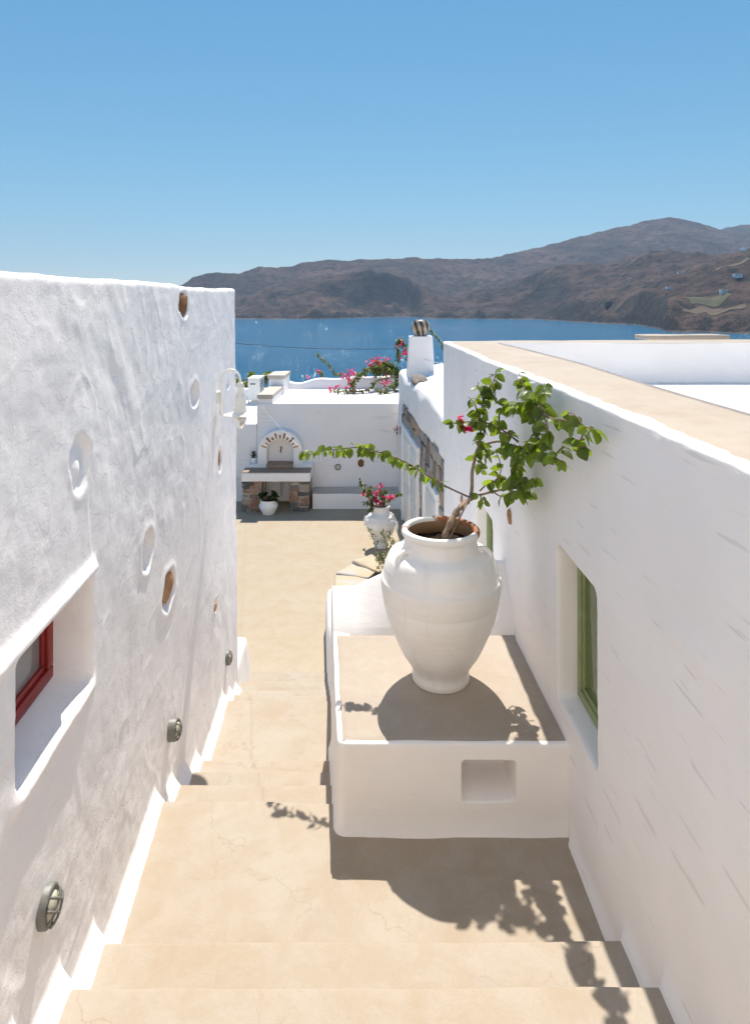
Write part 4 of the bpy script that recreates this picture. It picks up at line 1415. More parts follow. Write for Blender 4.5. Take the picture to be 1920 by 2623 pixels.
def bulkhead(loc, nrm, rad, label, group, mat=M_BULK, cage=True, flat=False):
    """round caged wall light facing along nrm"""
    q = Vector(nrm).to_track_quat('Z', 'Y').to_matrix().to_4x4()
    M = Matrix.Translation(loc) @ q
    e = empty('bulkhead_light', loc, label, 'light', group)
    def put(nm, prof, mt, seg=40):
        vs, fs = lathe_verts(prof, seg)
        return mesh_py(nm, [M @ Vector(v) for v in vs], fs, mt, e)
    h = 0.026 if not flat else 0.016
    put('housing', [(-0.02, rad), (h * 0.85, rad), (h, rad * 0.96), (h + 0.002, rad * 0.74), (h - 0.008, rad * 0.70), (h - 0.008, 0)], mat)
    put('lens', [(h - 0.007, rad * 0.71), (h + 0.006, rad * 0.62), (h + 0.013, rad * 0.40), (h + 0.016, 0.0)], M_FROST)
    if cage:
        for k, (off, rot) in enumerate(((-0.28, 0.6), (0.28, 0.6), (-0.28, -0.75), (0.28, -0.75))):
            pts = []
            for i in range(9):
                s = (i / 8 - 0.5) * 2 * 0.86
                x, y = s, off
                c, sn = math.cos(rot), math.sin(rot)
                xr, yr = (x * c - y * sn) * rad, (x * sn + y * c) * rad
                dd = max(0.0, 1 - (math.hypot(xr, yr) / (rad * 0.95)) ** 2)
                pts.append(M @ Vector((xr, yr, h - 0.002 + 0.026 * math.sqrt(dd))))
            tube('cage_bar', pts, 0.0042, mat, e, 6)
    for a in (25, 145, 265):
        c = M @ Vector((rad * 0.85 * math.cos(math.radians(a)), rad * 0.85 * math.sin(math.radians(a)), h + 0.001))
        lump('screw', c, (0.005, 0.005, 0.005), M_DARK, e, a, 0.02, 1)
    return e
NL = (1, 0.068, 0.0)
for (y, z, lab) in ((2.09, 0.70, 'large grey caged bulkhead light nearest the foot of the picture'), (3.78, 0.178, 'grey caged bulkhead light below the exposed brown stone, middle of three'), (5.72, -0.44, 'small grey caged bulkhead light above the lowest steps')):
    bulkhead((wall_x(y) + 0.004 + (2.6 - z) * 0.006, y, z), NL, 0.060, lab, 'bulkhead lights along the stair wall')

# ================================================================== courtyard: back wall, fountain, bench
YW = 14.48
back = empty('lower_house', (-0.5, 16.0, ZC), 'low flat roofed white house behind the courtyard fountain', 'house')
def face_sheet(name, x0, x1, z0, z1, Y, mat, parent, n=40, m=24):
    pts = np.zeros((n, m, 3))
    for i in range(n):
        for j in range(m):
            x, z = x0 + (x1 - x0) * i / (n - 1), z0 + (z1 - z0) * j / (m - 1)
            pts[i, j] = (x, Y - 0.006 * float(fbm(x * 1.2, z * 1.2, 4, 2)), z)
    return grid_mesh(name, pts, mat, parent, flip=False)
M_FWALL = m_plaster('whitewash_far_wall', (2, 2, 26), dash=0.55)
rbox('wall', bx(-2.604, 1.6, YW, 17.45, -1.9, 0.51), 0.025, (40, 12, 20), M_FWALL, back, noise=0.007, nscale=1.1)
# back parapet of the roof with a soft wavy crest
pts = []
for i in range(60):
    x = -2.35 + (4.2) * i / 59
    zc_ = 0.80 + 0.03 * math.sin(x * 1.3 + 1) + 0.02 * float(vnoise(x * 2, 1)) - 0.10 * math.exp(-((x + 2.0) / 0.35) ** 2)
    y0 = 17.20 + 0.08 * math.sin(x * 0.8)
    row = [(x, y0 - 0.03, 0.50), (x, y0, 0.56), (x, y0 + 0.01, zc_ - 0.06), (x, y0 + 0.05, zc_ - 0.015), (x, y0 + 0.13, zc_), (x, y0 + 0.22, zc_ - 0.02), (x, y0 + 0.26, zc_ - 0.1), (x, y0 + 0.27, -0.5)]
    pts.append(row)
grid_mesh('parapet', np.array(pts), M_WHITE, back)
# left roof-edge wall: grey capped, stepped
rbox('parapet', bx(-2.57, -2.27, 14.52, 16.20, 0.50, 0.605), 0.012, (3, 10, 3), M_WHITE, back, noise=0.004)
rbox('parapet_cap', bx(-2.60, -2.255, 14.50, 16.20, 0.607, 0.70), 0.012, (3, 10, 2), M_GREYCAP, back, noise=0.004)
rbox('parapet', bx(-2.62, -2.24, 16.22, 17.30, 0.50, 0.86), 0.012, (3, 8, 4), M_WHITE, back, noise=0.004)
rbox('parapet_cap', bx(-2.65, -2.225, 16.205, 17.32, 0.862, 0.955), 0.012, (3, 8, 2), M_GREYCAP, back, noise=0.004)
# stair bench along the wall
rbox('bench', bx(-1.33, 0.62, 13.95, YW + 0.02, -1.75, -1.335), 0.02, (20, 5, 4), M_WHITE, back, noise=0.005)
rbox('bench_top', bx(-1.325, 0.60, 13.962, YW - 0.004, -1.333, -1.322), 0.004, (12, 4, 1), M_GREYCAP, back, noise=0.001)
lump('stone', (-0.309, YW - 0.006, -0.803), (0.075, 0.012, 0.088), M_RUST, back, 21, 0.15)
bulkhead((-0.816, YW - 0.002, -0.889), (0, -1, 0), 0.070, 'round dark wall light on the courtyard wall beside a terracotta disc', 'lights on the courtyard walls', M_BULK, False, True)

# terrace left of the lower house
terr = empty('terrace_wall', (-5, 16, ZC), 'lower white terrace wall left of the fountain with a low rear wall', 'wall')
rbox('wall', bx(-9.0, -2.606, YW + 0.012, 18.6, -1.9, 0.056), 0.03, (30, 12, 14), M_FWALL, terr, noise=0.007)
rbox('parapet', bx(-9.0, -2.62, 18.45, 18.75, 0.04, 0.345), 0.05, (30, 3, 3), M_WHITE, terr, noise=0.012)

ac = empty('air_conditioner', (-3.25, 18.0, 0.056), 'white air conditioning unit standing behind the grey capped roof edge', 'air conditioner')
ax, ay = -3.28, 17.6
rbox('casing', bx(ax - 0.12, ax + 0.20, ay, ay + 0.75, 0.14, 0.72), 0.012, (2, 3, 3), M_METAL_W, ac)
rbox('lid', bx(ax - 0.13, ax + 0.21, ay - 0.01, ay + 0.76, 0.722, 0.74), 0.006, (1, 1, 1), M_METAL_W, ac)
rbox('label_plate', bx(ax - 0.06, ax + 0.08, ay - 0.006, ay + 0.004, 0.56, 0.60), 0.002, (1, 1, 1), M_BULK, ac)
for k in range(7):
    rbox('grille_slat', bx(ax + 0.20, ax + 0.213, ay + 0.06, ay + 0.68, 0.20 + k * 0.07, 0.225 + k * 0.07), 0.003, (1, 1, 1), M_BULK, ac)
for (sx_, sy_) in ((-0.1, 0.03), (0.17, 0.03), (-0.1, 0.7), (0.17, 0.7)):
    tube('leg', [(ax + sx_, ay + sy_, 0.05), (ax + sx_, ay + sy_, 0.15)], 0.012, M_BULK, ac, 6)

# ------------------------------------------------------------------ fountain
FY, FB = 13.75, 14.17
fx0, fx1 = -2.794, -1.355
ft = empty('fountain', ((fx0 + fx1) / 2, FY, ZC), 'white arched wall fountain with brown counter on two stone piers', 'fountain')
rbox('counter', bx(fx0, fx1, FY, FB + 0.29, -1.022, -0.845), 0.012, (14, 5, 3), M_WHITE, ft, noise=0.004)
rbox('counter_top', bx(fx0 + 0.006, fx1 - 0.006, FY + 0.008, FB - 0.004, -0.843, -0.828), 0.005, (8, 3, 1), M_BROWN_SLAB, ft, noise=0.001)
rbox('ledge', bx(fx0 + 0.03, fx1 + 0.02, FB, YW + 0.02, -0.845, -0.765), 0.012, (10, 3, 2), M_WHITE, ft, noise=0.003)
fcx = -2.045
# arch block with a niche: ring extruded
AZ = -0.505
def arch(r, zb, n=24):
    pts = [(fcx + r, zb)]
    pts += [(fcx + r * math.cos(math.radians(a)), AZ + r * math.sin(math.radians(a))) for a in lin(0, 180, n)]
    pts += [(fcx - r, zb)]
    return pts
po, pi = arch(0.485, -0.763), arch(0.285, -0.763)
n = len(po)
vs = []
rows = [(po, YW + 0.02), (arch(0.485, -0.763), FB + 0.016), (arch(0.473, -0.763), FB + 0.002), (arch(0.297, -0.763), FB + 0.002), (arch(0.285, -0.763), FB + 0.016), (pi, YW - 0.035)]
for pr, y in rows:
    vs += [(p[0], y, p[1]) for p in pr]
fs = []
for k in range(len(rows) - 1):
    for i in range(n - 1):
        fs.append((k * n + i, k * n + i + 1, (k + 1) * n + i + 1, (k + 1) * n + i))
mesh_py('arch', vs, fs, M_WHITE, ft, smooth=False)
vs = [(p[0], YW - 0.036, p[1]) for p in arch(0.30, -0.765)]
mesh_py('niche_back', vs, [tuple(range(len(vs)))], M_WHITE, ft)
rbox('basin_step', bx(fcx - 0.282, fcx + 0.282, FB - 0.10, YW - 0.04, -0.827, -0.745), 0.008, (4, 3, 1), M_BROWN_SLAB, ft, noise=0.002)
for k in range(11):
    a = math.radians(20 + 140 * k / 10)
    r0, r1 = 0.305, (0.44 if k % 2 == 0 else 0.385) - rnd.uniform(0, 0.02)
    w = 0.018 + rnd.uniform(-0.004, 0.007)
    c, s = math.cos(a), math.sin(a)
    cs = []
    for y in ():
        pass
    q = []
    for (r_, t) in ((r0, -w * 0.8), (r1, -w), (r0, w * 0.8), (r1, w)):
        q.append((fcx + r_ * c - t * s, AZ + r_ * s + t * c))
    cs = [(x, FB - 0.010, z) for x, z in q] + [(x, FB + 0.02, z) for x, z in q]
    rbox('brick', cs, 0.007, (2, 1, 1), M_RUST, ft, noise=0.004, nscale=20, seed=k)
tube('tap', spline([Vector((fcx - 0.01, YW - 0.03, -0.48)), Vector((fcx - 0.01, YW - 0.10, -0.475)), Vector((fcx - 0.01, YW - 0.13, -0.50)), Vector((fcx - 0.01, YW - 0.13, -0.545))], 5), 0.011, M_DARK, ft, 8)
rbox('tap_handle', bx(fcx - 0.038, fcx + 0.018, YW - 0.095, YW - 0.075, -0.437, -0.425), 0.003, (1, 1, 1), M_DARK, ft)
tube('tap_stem', [(fcx - 0.01, YW - 0.085, -0.475), (fcx - 0.01, YW - 0.085, -0.43)], 0.006, M_DARK, ft, 6)
# piers of rough stones
def pier(x0, x1):
    rbox('pier_core', bx(x0 + 0.02, x1 - 0.02, FY + 0.035, YW, -1.75, -1.024), 0.01, (2, 2, 3), M_MORTAR, ft)
    z = -1.655
    row = 0
    while z < -1.06:
        h = min(rnd.uniform(0.085, 0.145), -1.026 - z)
        if -1.026 - (z + h) < 0.06:
            h = -1.026 - z
        x = x0
        while x < x1 - 0.01:
            w = rnd.uniform(0.12, 0.24)
            if x1 - (x + w) < 0.09:
                w = x1 - x
            g = 0.006
            yo = FY + 0.012 + rnd.uniform(0, 0.022)
            j = [rnd.uniform(-0.022, 0.022) for _ in range(8)]
            cs = [(x + g + j[0] * .5, yo, z + g + j[1]), (x + w - g, yo, z + g + j[2]), (x + g, yo + 0.16, z + g), (x + w - g, yo + 0.16, z + g),
                  (x + g + j[3], yo, z + h - g + j[4] * .6), (x + w - g + j[5], yo, z + h - g), (x + g, yo + 0.16, z + h - g), (x + w - g, yo + 0.16, z + h - g)]
            rbox('stone', cs, 0.024, (4, 2, 3), M_PIER, ft, noise=0.014, nscale=11, seed=z * 9 + x * 5)
            x += w
        z += h
        row += 1
pier(fx0 + 0.006, fx0 + 0.44)
pier(fx1 - 0.44, fx1 - 0.012)
rbox('recess_back', bx(fx0 + 0.42, fx1 - 0.42, YW - 0.14, YW - 0.02, -1.60, -1.03), 0.008, (3, 1, 3), M_WHITE, ft, noise=0.003)
tube('drain_pipe', spline([Vector((fcx - 0.02, FB + 0.05, -1.02)), Vector((fcx - 0.02, FB + 0.05, -1.10)), Vector((fcx + 0.02, FB + 0.06, -1.16)), Vector((fcx + 0.025, FB + 0.06, -1.45))], 5), 0.014, M_GREYCAP, ft, 8)
tube('post', [(fx0 + 0.475, FY + 0.06, -1.75), (fx0 + 0.475, FY + 0.06, -1.025)], 0.024, M_BARK, ft, 8)

# pots by the fountain
def pot(name, loc, prof, label, mat=M_JAR, seg=40, soil_h=None):
    e = empty(name, loc, label, 'pot')
    lathe('body', prof, loc, mat, e, seg, 0.006, loc[0])
    if soil_h:
        r = soil_h[1]
        mesh_py('soil', [(loc[0] + r * math.cos(2 * math.pi * k / 20), loc[1] + r * math.sin(2 * math.pi * k / 20), loc[2] + soil_h[0]) for k in range(20)], [tuple(range(20))], M_SOIL, e)
    return e
pl = (-2.20, 13.60, ZC)
pot('flower_pot', pl, [(0.004, 0.10), (0.006, 0.122), (0.03, 0.128), (0.08, 0.155), (0.13, 0.182), (0.17, 0.193), (0.205, 0.191), (0.212, 0.184), (0.24, 0.172), (0.262, 0.165), (0.285, 0.172), (0.302, 0.176), (0.305, 0.170), (0.30, 0.160), (0.25, 0.155)], 'round white pot on the courtyard floor under the fountain counter', soil_h=(0.27, 0.162))
succ = empty('succulent', (pl[0], pl[1], pl[2] + 0.27), 'dark green rosette succulent in the round pot under the fountain', 'plant')
ros = leaf_mesh('rosette_leaf', 0.62, False, -0.25, 0.1, M_SUCC)
for k in range(17):
    a = rnd.uniform(0, 6.28); r = 0.22 * math.sqrt(rnd.random())
    c = Vector((pl[0] + r * math.cos(a), pl[1] + r * math.sin(a) * 0.8, pl[2] + 0.44 - 0.55 * r + rnd.uniform(-0.03, 0.06)))
    tilt = Vector((math.cos(a) * r * 2.4, math.sin(a) * r * 2.4, 1)).normalized()
    mats = []
    side = tilt.cross(Vector((0.3, 1, 0.1))).normalized(); up2 = tilt.cross(side)
    for ring, (cnt, lift, sz) in enumerate(((9, 0.15, 0.075), (8, 0.6, 0.062), (6, 1.5, 0.045))):
        for q in range(cnt):
            b = 6.283 * q / cnt + ring
            d = side * math.cos(b) + up2 * math.sin(b) + tilt * lift
            mats.append(leaf_matrix(c, d, sz, rnd.uniform(-0.2, 0.2)))
    joined_leaves('rosette', mats, ros, M_SUCC if k % 2 else M_LEAF_DARK, succ)
    tube('stem', [c, (pl[0] + r * 0.3 * math.cos(a), pl[1] + r * 0.3 * math.sin(a), pl[2] + 0.26)], 0.008, M_TWIG, succ, 5)
sp_ = (-2.635, 14.31, -0.765)
pot('small_pot', sp_, [(0.002, 0.04), (0.003, 0.050), (0.05, 0.056), (0.11, 0.064), (0.125, 0.066), (0.127, 0.062), (0.11, 0.058)], 'small white pot standing on the ledge beside the fountain arch', soil_h=(0.112, 0.058))
sprout = empty('leafy_sprout', (sp_[0], sp_[1], sp_[2] + 0.11), 'small dark leafy plant in the white pot on the fountain ledge', 'plant')
lv = leaf_mesh('leaf', 0.42, False, 0.35, 0.15, M_LEAF_DARK)
for k in range(15):
    a = 2.4 * k
    d = Vector((math.cos(a), math.sin(a), 0.5 + 0.13 * k))
    put_leaf(sprout, lv, leaf_matrix(Vector((sp_[0], sp_[1], sp_[2] + 0.11 + 0.007 * k)), d, 0.13 - 0.003 * k, rnd.uniform(-0.3, 0.3)))

# ------------------------------------------------------------------ smaller jar in the courtyard
j2 = (0.105, 11.70, ZC)
jar2 = empty('ribbed_jar', j2, 'smaller white ribbed clay jar standing on the courtyard floor', 'jar')
pr2 = [(0.004, 0.10), (0.006, 0.118), (0.03, 0.116), (0.10, 0.112), (0.13, 0.118), (0.135, 0.128), (0.145, 0.132), (0.20, 0.168), (0.26, 0.205), (0.32, 0.236), (0.37, 0.252), (0.375, 0.259), (0.385, 0.261), (0.44, 0.266), (0.475, 0.264), (0.480, 0.272), (0.492, 0.270), (0.53, 0.250), (0.555, 0.232), (0.56, 0.238), (0.57, 0.232), (0.60, 0.196), (0.615, 0.168), (0.63, 0.152), (0.68, 0.148), (0.705, 0.150), (0.715, 0.160), (0.735, 0.162), (0.745, 0.154), (0.745, 0.140), (0.73, 0.130), (0.66, 0.130)]
lathe('body', pr2, j2, M_JAR, jar2, 64, 0.008, 4)
mesh_py('soil', [(j2[0] + 0.13 * math.cos(2 * math.pi * k / 20), j2[1] + 0.13 * math.sin(2 * math.pi * k / 20), j2[2] + 0.70) for k in range(20)], [tuple(range(20))], M_SOIL, jar2)
handle(jar2, j2, -28, 0.8, 0.262, 0.325, 0.495, 0.36, 0.020, M_JAR)
handle(jar2, j2, 152, 0.8, 0.262, 0.325, 0.495, 0.36, 0.020, M_JAR)
bush = empty('potted_bougainvillea', (j2[0], j2[1], j2[2] + 0.70), 'small pink flowering bougainvillea in the ribbed courtyard jar', 'plant')
def Z4(x, y, Y):
    return P(920 + x / 8.356, 1210 + y / 8.356, Y)
lp_small = leaf_mesh('leaf', 0.7, True, 0.2, 0.25, M_LEAF_FAR)
mats = []
for bp in ([(360, 820, 11.7), (300, 700, 11.68), (220, 570, 11.65), (180, 430, 11.6), (80, 300, 11.55), (20, 180, 11.5)],
           [(500, 820, 11.72), (510, 640, 11.72), (450, 470, 11.72), (430, 380, 11.7)],
           [(500, 780, 11.72), (560, 640, 11.76), (660, 560, 11.8), (780, 500, 11.84), (870, 460, 11.86)],
           [(360, 800, 11.7), (250, 680, 11.6), (120, 660, 11.52)], [(510, 700, 11.72), (530, 480, 11.75), (525, 370, 11.76)],
           [(360, 700, 11.68), (330, 560, 11.66), (300, 500, 11.66)], [(300, 700, 11.68), (240, 760, 11.55), (230, 820, 11.5)], [(220, 500, 11.64), (250, 420, 11.66), (215, 350, 11.66)]):
    path = spline([Z4(*q) for q in bp], 6)
    tube('branch', path, [0.014 * (1 - 0.8 * i / len(path)) + 0.002 for i in range(len(path))], M_BARK, bush, 6)
    for i in range(5, len(path)):
        for _ in range(3):
            d = Vector((rnd.uniform(-1, 1), rnd.uniform(-1, 1), rnd.uniform(-0.8, 0.6)))
            mats.append(leaf_matrix(path[i] + d * 0.02, d, rnd.uniform(0.04, 0.066), rnd.uniform(-1, 1)))
joined_leaves('foliage', mats, lp_small, M_LEAF_FAR, bush, 'stuff')
for q in ((95, 500), (400, 630), (350, 640), (600, 580), (440, 370), (710, 540), (320, 500)):
    bracts(bush, Z4(q[0], q[1], 11.62), 6, 0.03, 0.052)

# olive sprig growing out of the planter
sprig = empty('olive_sprig', (PC.x - 0.05, PC.y - 0.0, -1.09), 'grey green sprig leaning over the stone planter rim', 'plant')
mats = []
lo = leaf_mesh('leaf', 0.24, False, 0.1, 0.1, M_OLIVE)
for k in range(7):
    sx_, sy_ = rnd.choice([(880, 1380), (955, 1350), (1005, 1355), (985, 1362), (940, 1420), (965, 1410), (990, 1385), (1000, 1420), (975, 1430), (1010, 1400), (960, 1390)])
    b0 = Vector((PC.x - 0.25 + rnd.uniform(-0.1, 0.1), PC.y + rnd.uniform(-0.1, 0.3), -1.09))
    b1 = P(sx_ + rnd.uniform(-12, 12), sy_ + rnd.uniform(-10, 10), 9.1 + rnd.uniform(-0.2, 0.3))
    mid = b0.lerp(b1, 0.55) + Vector((0, 0, 0.06))
    path = spline([b0, mid, b1], 7)
    tube('branch', path, 0.004, M_TWIG, sprig, 5)
    for i in range(5, len(path)):
        for _ in range(4):
            d = Vector((rnd.uniform(-1, 1), rnd.uniform(-0.8, 0.8), rnd.uniform(-0.4, 1)))
            mats.append(leaf_matrix(path[i], d, rnd.uniform(0.05, 0.085), rnd.uniform(-1, 1)))
joined_leaves('foliage', mats, lo, M_OLIVE, sprig, 'stuff')

# ------------------------------------------------------------------ vaulted house with two doors
vh = empty('vaulted_house', (1.6, 11.2, ZC), 'white house with rounded vaulted roof, stone door surround and chimney', 'house')
def vx(Y):
    return 1.427 - 0.064 * Y
VY0, VY1 = 8.20, 14.30
us = np.linspace(VY0, VY1, 150)
rowsn = []
def vault_top(y):
    a = 0.30 * math.exp(-((y - 10.2) / 1.15) ** 4)
    b = 0.16 * math.exp(-((y - 13.2) / 0.75) ** 4)
    return a + b
for y in us:
    row = []
    vt = vault_top(y)
    wt = 1.26 + 0.03 * float(vnoise(y * 1.5, 2))
    stone = 0.654
    for j in range(26):
        z = -1.8 + (wt - 0.12 + 1.8) * j / 25
        x = vx(y) - 0.012 * float(fbm(y * 1.3, z * 1.3, 7, 2))
        if z < stone and 8.3 < y < 13.5:
            x += 0.05
        row.append((x, y, z))
    for a in lin(0, 90, 9)[1:]:
        r = 0.16
        row.append((vx(y) + r * (1 - math.cos(math.radians(a))), y, wt - 0.12 + (0.13 + vt * 0.18) * math.sin(math.radians(a))))
    zt0 = row[-1][2]
    for s in (0.15, 0.35, 0.6, 0.9, 1.3, 1.8, 2.6, 3.6):
        row.append((vx(y) + 0.16 + s, y, zt0 + vt * 0.82 * math.sin(min(1, s / 1.0) * math.pi / 2) + 0.10 * min(1, s) + 0.01 * float(vnoise(y * 3, s * 3))))
    rowsn.append(row)
grid_mesh('wall', np.array(rowsn), m_plaster('whitewash_speckled', (4, 4, 20), dash=0.8), vh)
mesh_py('end_wall', [(vx(VY1), VY1, -1.8), (5.3, VY1, -1.8), (5.3, VY1, 1.3), (vx(VY1) + 0.1, VY1, 1.2)], [(0, 1, 2, 3)], M_WHITE, vh)
# stone cladding pieces
doors = [(10.9, 13.2, 0.22), (8.89, 10.09, 0.02)]
def clad_ok(y0, y1, z1):
    for (a, b, t) in doors:
        if y1 > a - 0.14 and y0 < b + 0.14 and z1 < t + 0.10:
            return False
    return True
def clad(y0, y1, z0, z1, k):
    g = 0.010
    out = rnd.uniform(0.0, 0.022)
    cs = []
    j = [rnd.uniform(-0.02, 0.02) for _ in range(8)]
    q = 0
    for z in (z0 + g, z1 - g):
        for y in (y0 + g, y1 - g):
            yy_ = y + j[q]; zz_ = z + j[q + 1] * 0.6
            cs.append((vx(yy_) - out + 0.004, yy_, zz_)); cs.append((vx(yy_) + 0.09, yy_, zz_))
            q += 2
    rbox('stone', cs, 0.02, (1, 3, 2), M_CLAD, vh, noise=0.012, nscale=6, seed=k)
k = 0
z = -1.65
while z < 0.63:
    h = rnd.uniform(0.15, 0.27)
    if 0.65 - (z + h) < 0.12:
        h = 0.65 - z
    y = 8.32
    while y < 13.48:
        w = min(rnd.uniform(0.16, 0.36), 13.5 - y)
        for (a, b, t_) in doors:                      # stop at the door frames
            if z + h * 0.5 < t_ + 0.08:
                if y < a - 0.06 < y + w:
                    w = a - 0.06 - y
                if a - 0.07 <= y < b + 0.06:
                    y = b + 0.06
        if y + w > 13.5:
            w = 13.5 - y
        if w > 0.05:
            clad(y, y + w, z, z + h, k)
            k += 1
        y += max(w, 0.02)
    z += h
for (y0, y1, zt_) in doors:
    d = bpy.data.objects.new('door', None)
    COL.objects.link(d); d.parent = vh; d.matrix_parent_inverse = world_of(vh).inverted()
    def slab(nm, ya, yb, za, zb_, xo, xi, r=0.01, mt=M_METAL_W):
        cs = []
        for z in (za, zb_):
            for y_ in (ya, yb):
                cs.append((vx(y_) - xo, y_, z)); cs.append((vx(y_) + xi, y_, z))
        return rbox(nm, cs, r, (1, 2, 3), mt, d)
    slab('frame', y0 - 0.09, y0, -1.65, zt_, 0.05, 0.06, 0.015, M_WHITE)
    slab('frame', y1, y1 + 0.09, -1.65, zt_, 0.05, 0.06, 0.015, M_WHITE)
    slab('frame', y0 - 0.09, y1 + 0.09, zt_ + 0.001, zt_ + 0.09, 0.053, 0.06, 0.015, M_WHITE)
    nl = 2 if y1 - y0 > 2 else 1
    for q in range(nl):
        ya = y0 + (y1 - y0) * q / nl + 0.005; yb = y0 + (y1 - y0) * (q + 1) / nl - 0.005
        slab('leaf_panel', ya, yb, -1.64, zt_ - 0.004, 0.012, 0.05, 0.008)
        for (za, zb_) in ((-1.5, -0.85), (-0.72, zt_ - 0.13)):
            slab('raised_panel', ya + 0.12, yb - 0.12, za, zb_, 0.026, 0.0, 0.008)
    lump('handle', (vx(y0 + 0.12) - 0.05, y0 + 0.12 if nl == 1 else (y0 + y1) / 2 + 0.1, -0.65), (0.03, 0.05, 0.02), M_DARK, d, 3, 0.05)
lump('stone', (vx(12.05) + 0.16, 12.05, 1.26), (0.16, 0.42, 0.11), M_CLAD, vh, 31, 0.25, 3)
bulkhead((vx(13.85) - 0.004, 13.85, 0.03), (-1, -0.064, 0), 0.085, 'small dark wall light beside the white double door', 'lights on the courtyard walls', M_BULK, False, True)
# chimney on the vault
chx, chy = 0.91, 13.1
ch = empty('chimney', (chx, chy, 1.4), 'square white chimney on the vaulted roof carrying a glazed pot', 'chimney')
rbox('shaft', [(chx - 0.275, chy - 0.24, 1.25), (chx + 0.255, chy - 0.24, 1.25), (chx - 0.275, chy + 0.24, 1.25), (chx + 0.255, chy + 0.24, 1.25), (chx - 0.232, chy - 0.20, 2.055), (chx + 0.222, chy - 0.20, 2.055), (chx - 0.232, chy + 0.20, 2.055), (chx + 0.222, chy + 0.20, 2.055)], 0.012, (3, 3, 6), M_WHITE, ch, noise=0.004)
cp = empty('glazed_pot', (chx, chy, 2.055), 'round brown and cream swirled pot upside down on the chimney', 'pot')
lathe('body', [(2.056, 0.135), (2.066, 0.138), (2.09, 0.118), (2.11, 0.124), (2.13, 0.148), (2.17, 0.178), (2.22, 0.192), (2.27, 0.188), (2.32, 0.168), (2.36, 0.130), (2.378, 0.085), (2.382, 0.0)], (chx - 0.005, chy, 0.0), M_SWIRL, cp, 48)
tube('cable', spline([Vector((chx + 0.05, chy - 0.26, 1.62)), Vector((chx + 0.35, chy - 0.5, 1.55)), Vector((chx + 0.9, chy - 0.9, 1.56))], 6), 0.006, M_STRING, vh, 5)

# ------------------------------------------------------------------ bougainvillea over the lower roof
rb = empty('roof_bougainvillea', (0.2, 16.9, 0.51), 'straggling bougainvillea with magenta flowers spilling over the low white roof', 'plant')
def Z8(x, y, Y):
    return P(780 + x / 4.859, 860 + y / 4.859, Y)
mats = []
vines = [([(1160, 480, 17.0), (1000, 420, 16.9), (900, 400, 16.8), (780, 420, 16.6), (700, 480, 16.4), (620, 560, 16.3), (580, 690, 16.2)], 7),
         ([(1160, 520, 17.0), (1050, 400, 17.2), (960, 340, 17.3), (860, 330, 17.4)], 9),
         ([(1170, 330, 17.2), (1165, 200, 17.2), (1160, 80, 17.2), (1210, 70, 17.2), (1260, 150, 17.2), (1275, 300, 17.2)], 6),
         ([(1160, 560, 16.8), (1060, 640, 16.3), (980, 700, 16.1), (910, 670, 16.0)], 4),
         ([(1160, 500, 16.9), (900, 560, 16.5), (820, 650, 16.3), (700, 690, 16.2), (560, 690, 16.1), (470, 690, 16.0), (340, 690, 15.9)], 3),
         ([(480, 480, 17.6), (390, 490, 17.6), (330, 400, 17.7), (230, 310, 17.8), (150, 220, 17.9)], 3),
         ([(230, 540, 17.5), (205, 470, 17.5), (175, 440, 17.5)], 3),
         ([(1170, 620, 16.6), (1120, 600, 16.5), (1130, 690, 16.4)], 4),
         ([(1170, 450, 17.1), (1100, 380, 17.2), (1010, 360, 17.2), (930, 400, 17.1), (830, 440, 17.0)], 9),
         ([(1170, 480, 17.0), (1080, 470, 16.9), (960, 470, 16.9), (860, 470, 16.8)], 6)]
for pp, dens in vines:
    path = spline([Z8(*q) for q in pp], 8)
    tube('branch', path, [0.014 * (1 - 0.7 * i / len(path)) + 0.003 for i in range(len(path))], M_BARK, rb, 5)
    for i in range(len(path)):
        for _ in range(dens):
            d = Vector((rnd.uniform(-1, 1), rnd.uniform(-1, 1), rnd.uniform(-0.9, 0.8)))
            mats.append(leaf_matrix(path[i] + d * 0.05 * rnd.random() * (dens / 4), d, rnd.uniform(0.05, 0.085), rnd.uniform(-1, 1)))
joined_leaves('foliage', mats, lp_small, M_LEAF_FAR, rb, 'stuff')
for (x, y, n_, s) in ((540, 500, 13, 0.07), (600, 480, 12, 0.07), (560, 560, 9, 0.06), (545, 630, 8, 0.06), (660, 500, 6, 0.05), (345, 690, 11, 0.07), (395, 650, 6, 0.05), (620, 650, 4, 0.05), (990, 590, 12, 0.07), (1040, 580, 6, 0.05), (800, 370, 11, 0.08), (860, 340, 10, 0.08), (920, 320, 10, 0.08), (1000, 300, 6, 0.06), (850, 290, 4, 0.06), (900, 480, 5, 0.06), (960, 460, 4, 0.05), (1000, 475, 4, 0.05), (1220, 240, 8, 0.06), (1270, 230, 4, 0.04), (1140, 130, 3, 0.05), (1205, 95, 3, 0.04), (175, 440, 4, 0.035), (30, 510, 4, 0.04), (500, 490, 5, 0.05), (1060, 310, 2, 0.04)):
    bracts(rb, Z8(x, y, 16.45 if y > 480 else 16.95), n_, s * 0.85, 0.062)
wallfl = empty('flower_sprig', Z8(1160, 1180, 14.4), 'small pink flower sprig at the corner of the courtyard wall', 'plant')
bracts(wallfl, Z8(1150, 1160, 14.36), 7, 0.045, 0.05)
joined_leaves('foliage', [leaf_matrix(Z8(1165, 1195, 14.4) + Vector([rnd.gauss(0, .03) for _ in range(3)]), Vector((rnd.uniform(-1, 1), -0.5, rnd.uniform(-1, 1))), 0.06, 0) for _ in range(9)], lp_small, M_LEAF_FAR, wallfl)
tube('stem', spline([Z8(1185, 1190, 14.45), Z8(1165, 1190, 14.4), Z8(1150, 1160, 14.36)], 4), 0.004, M_TWIG, wallfl, 5)

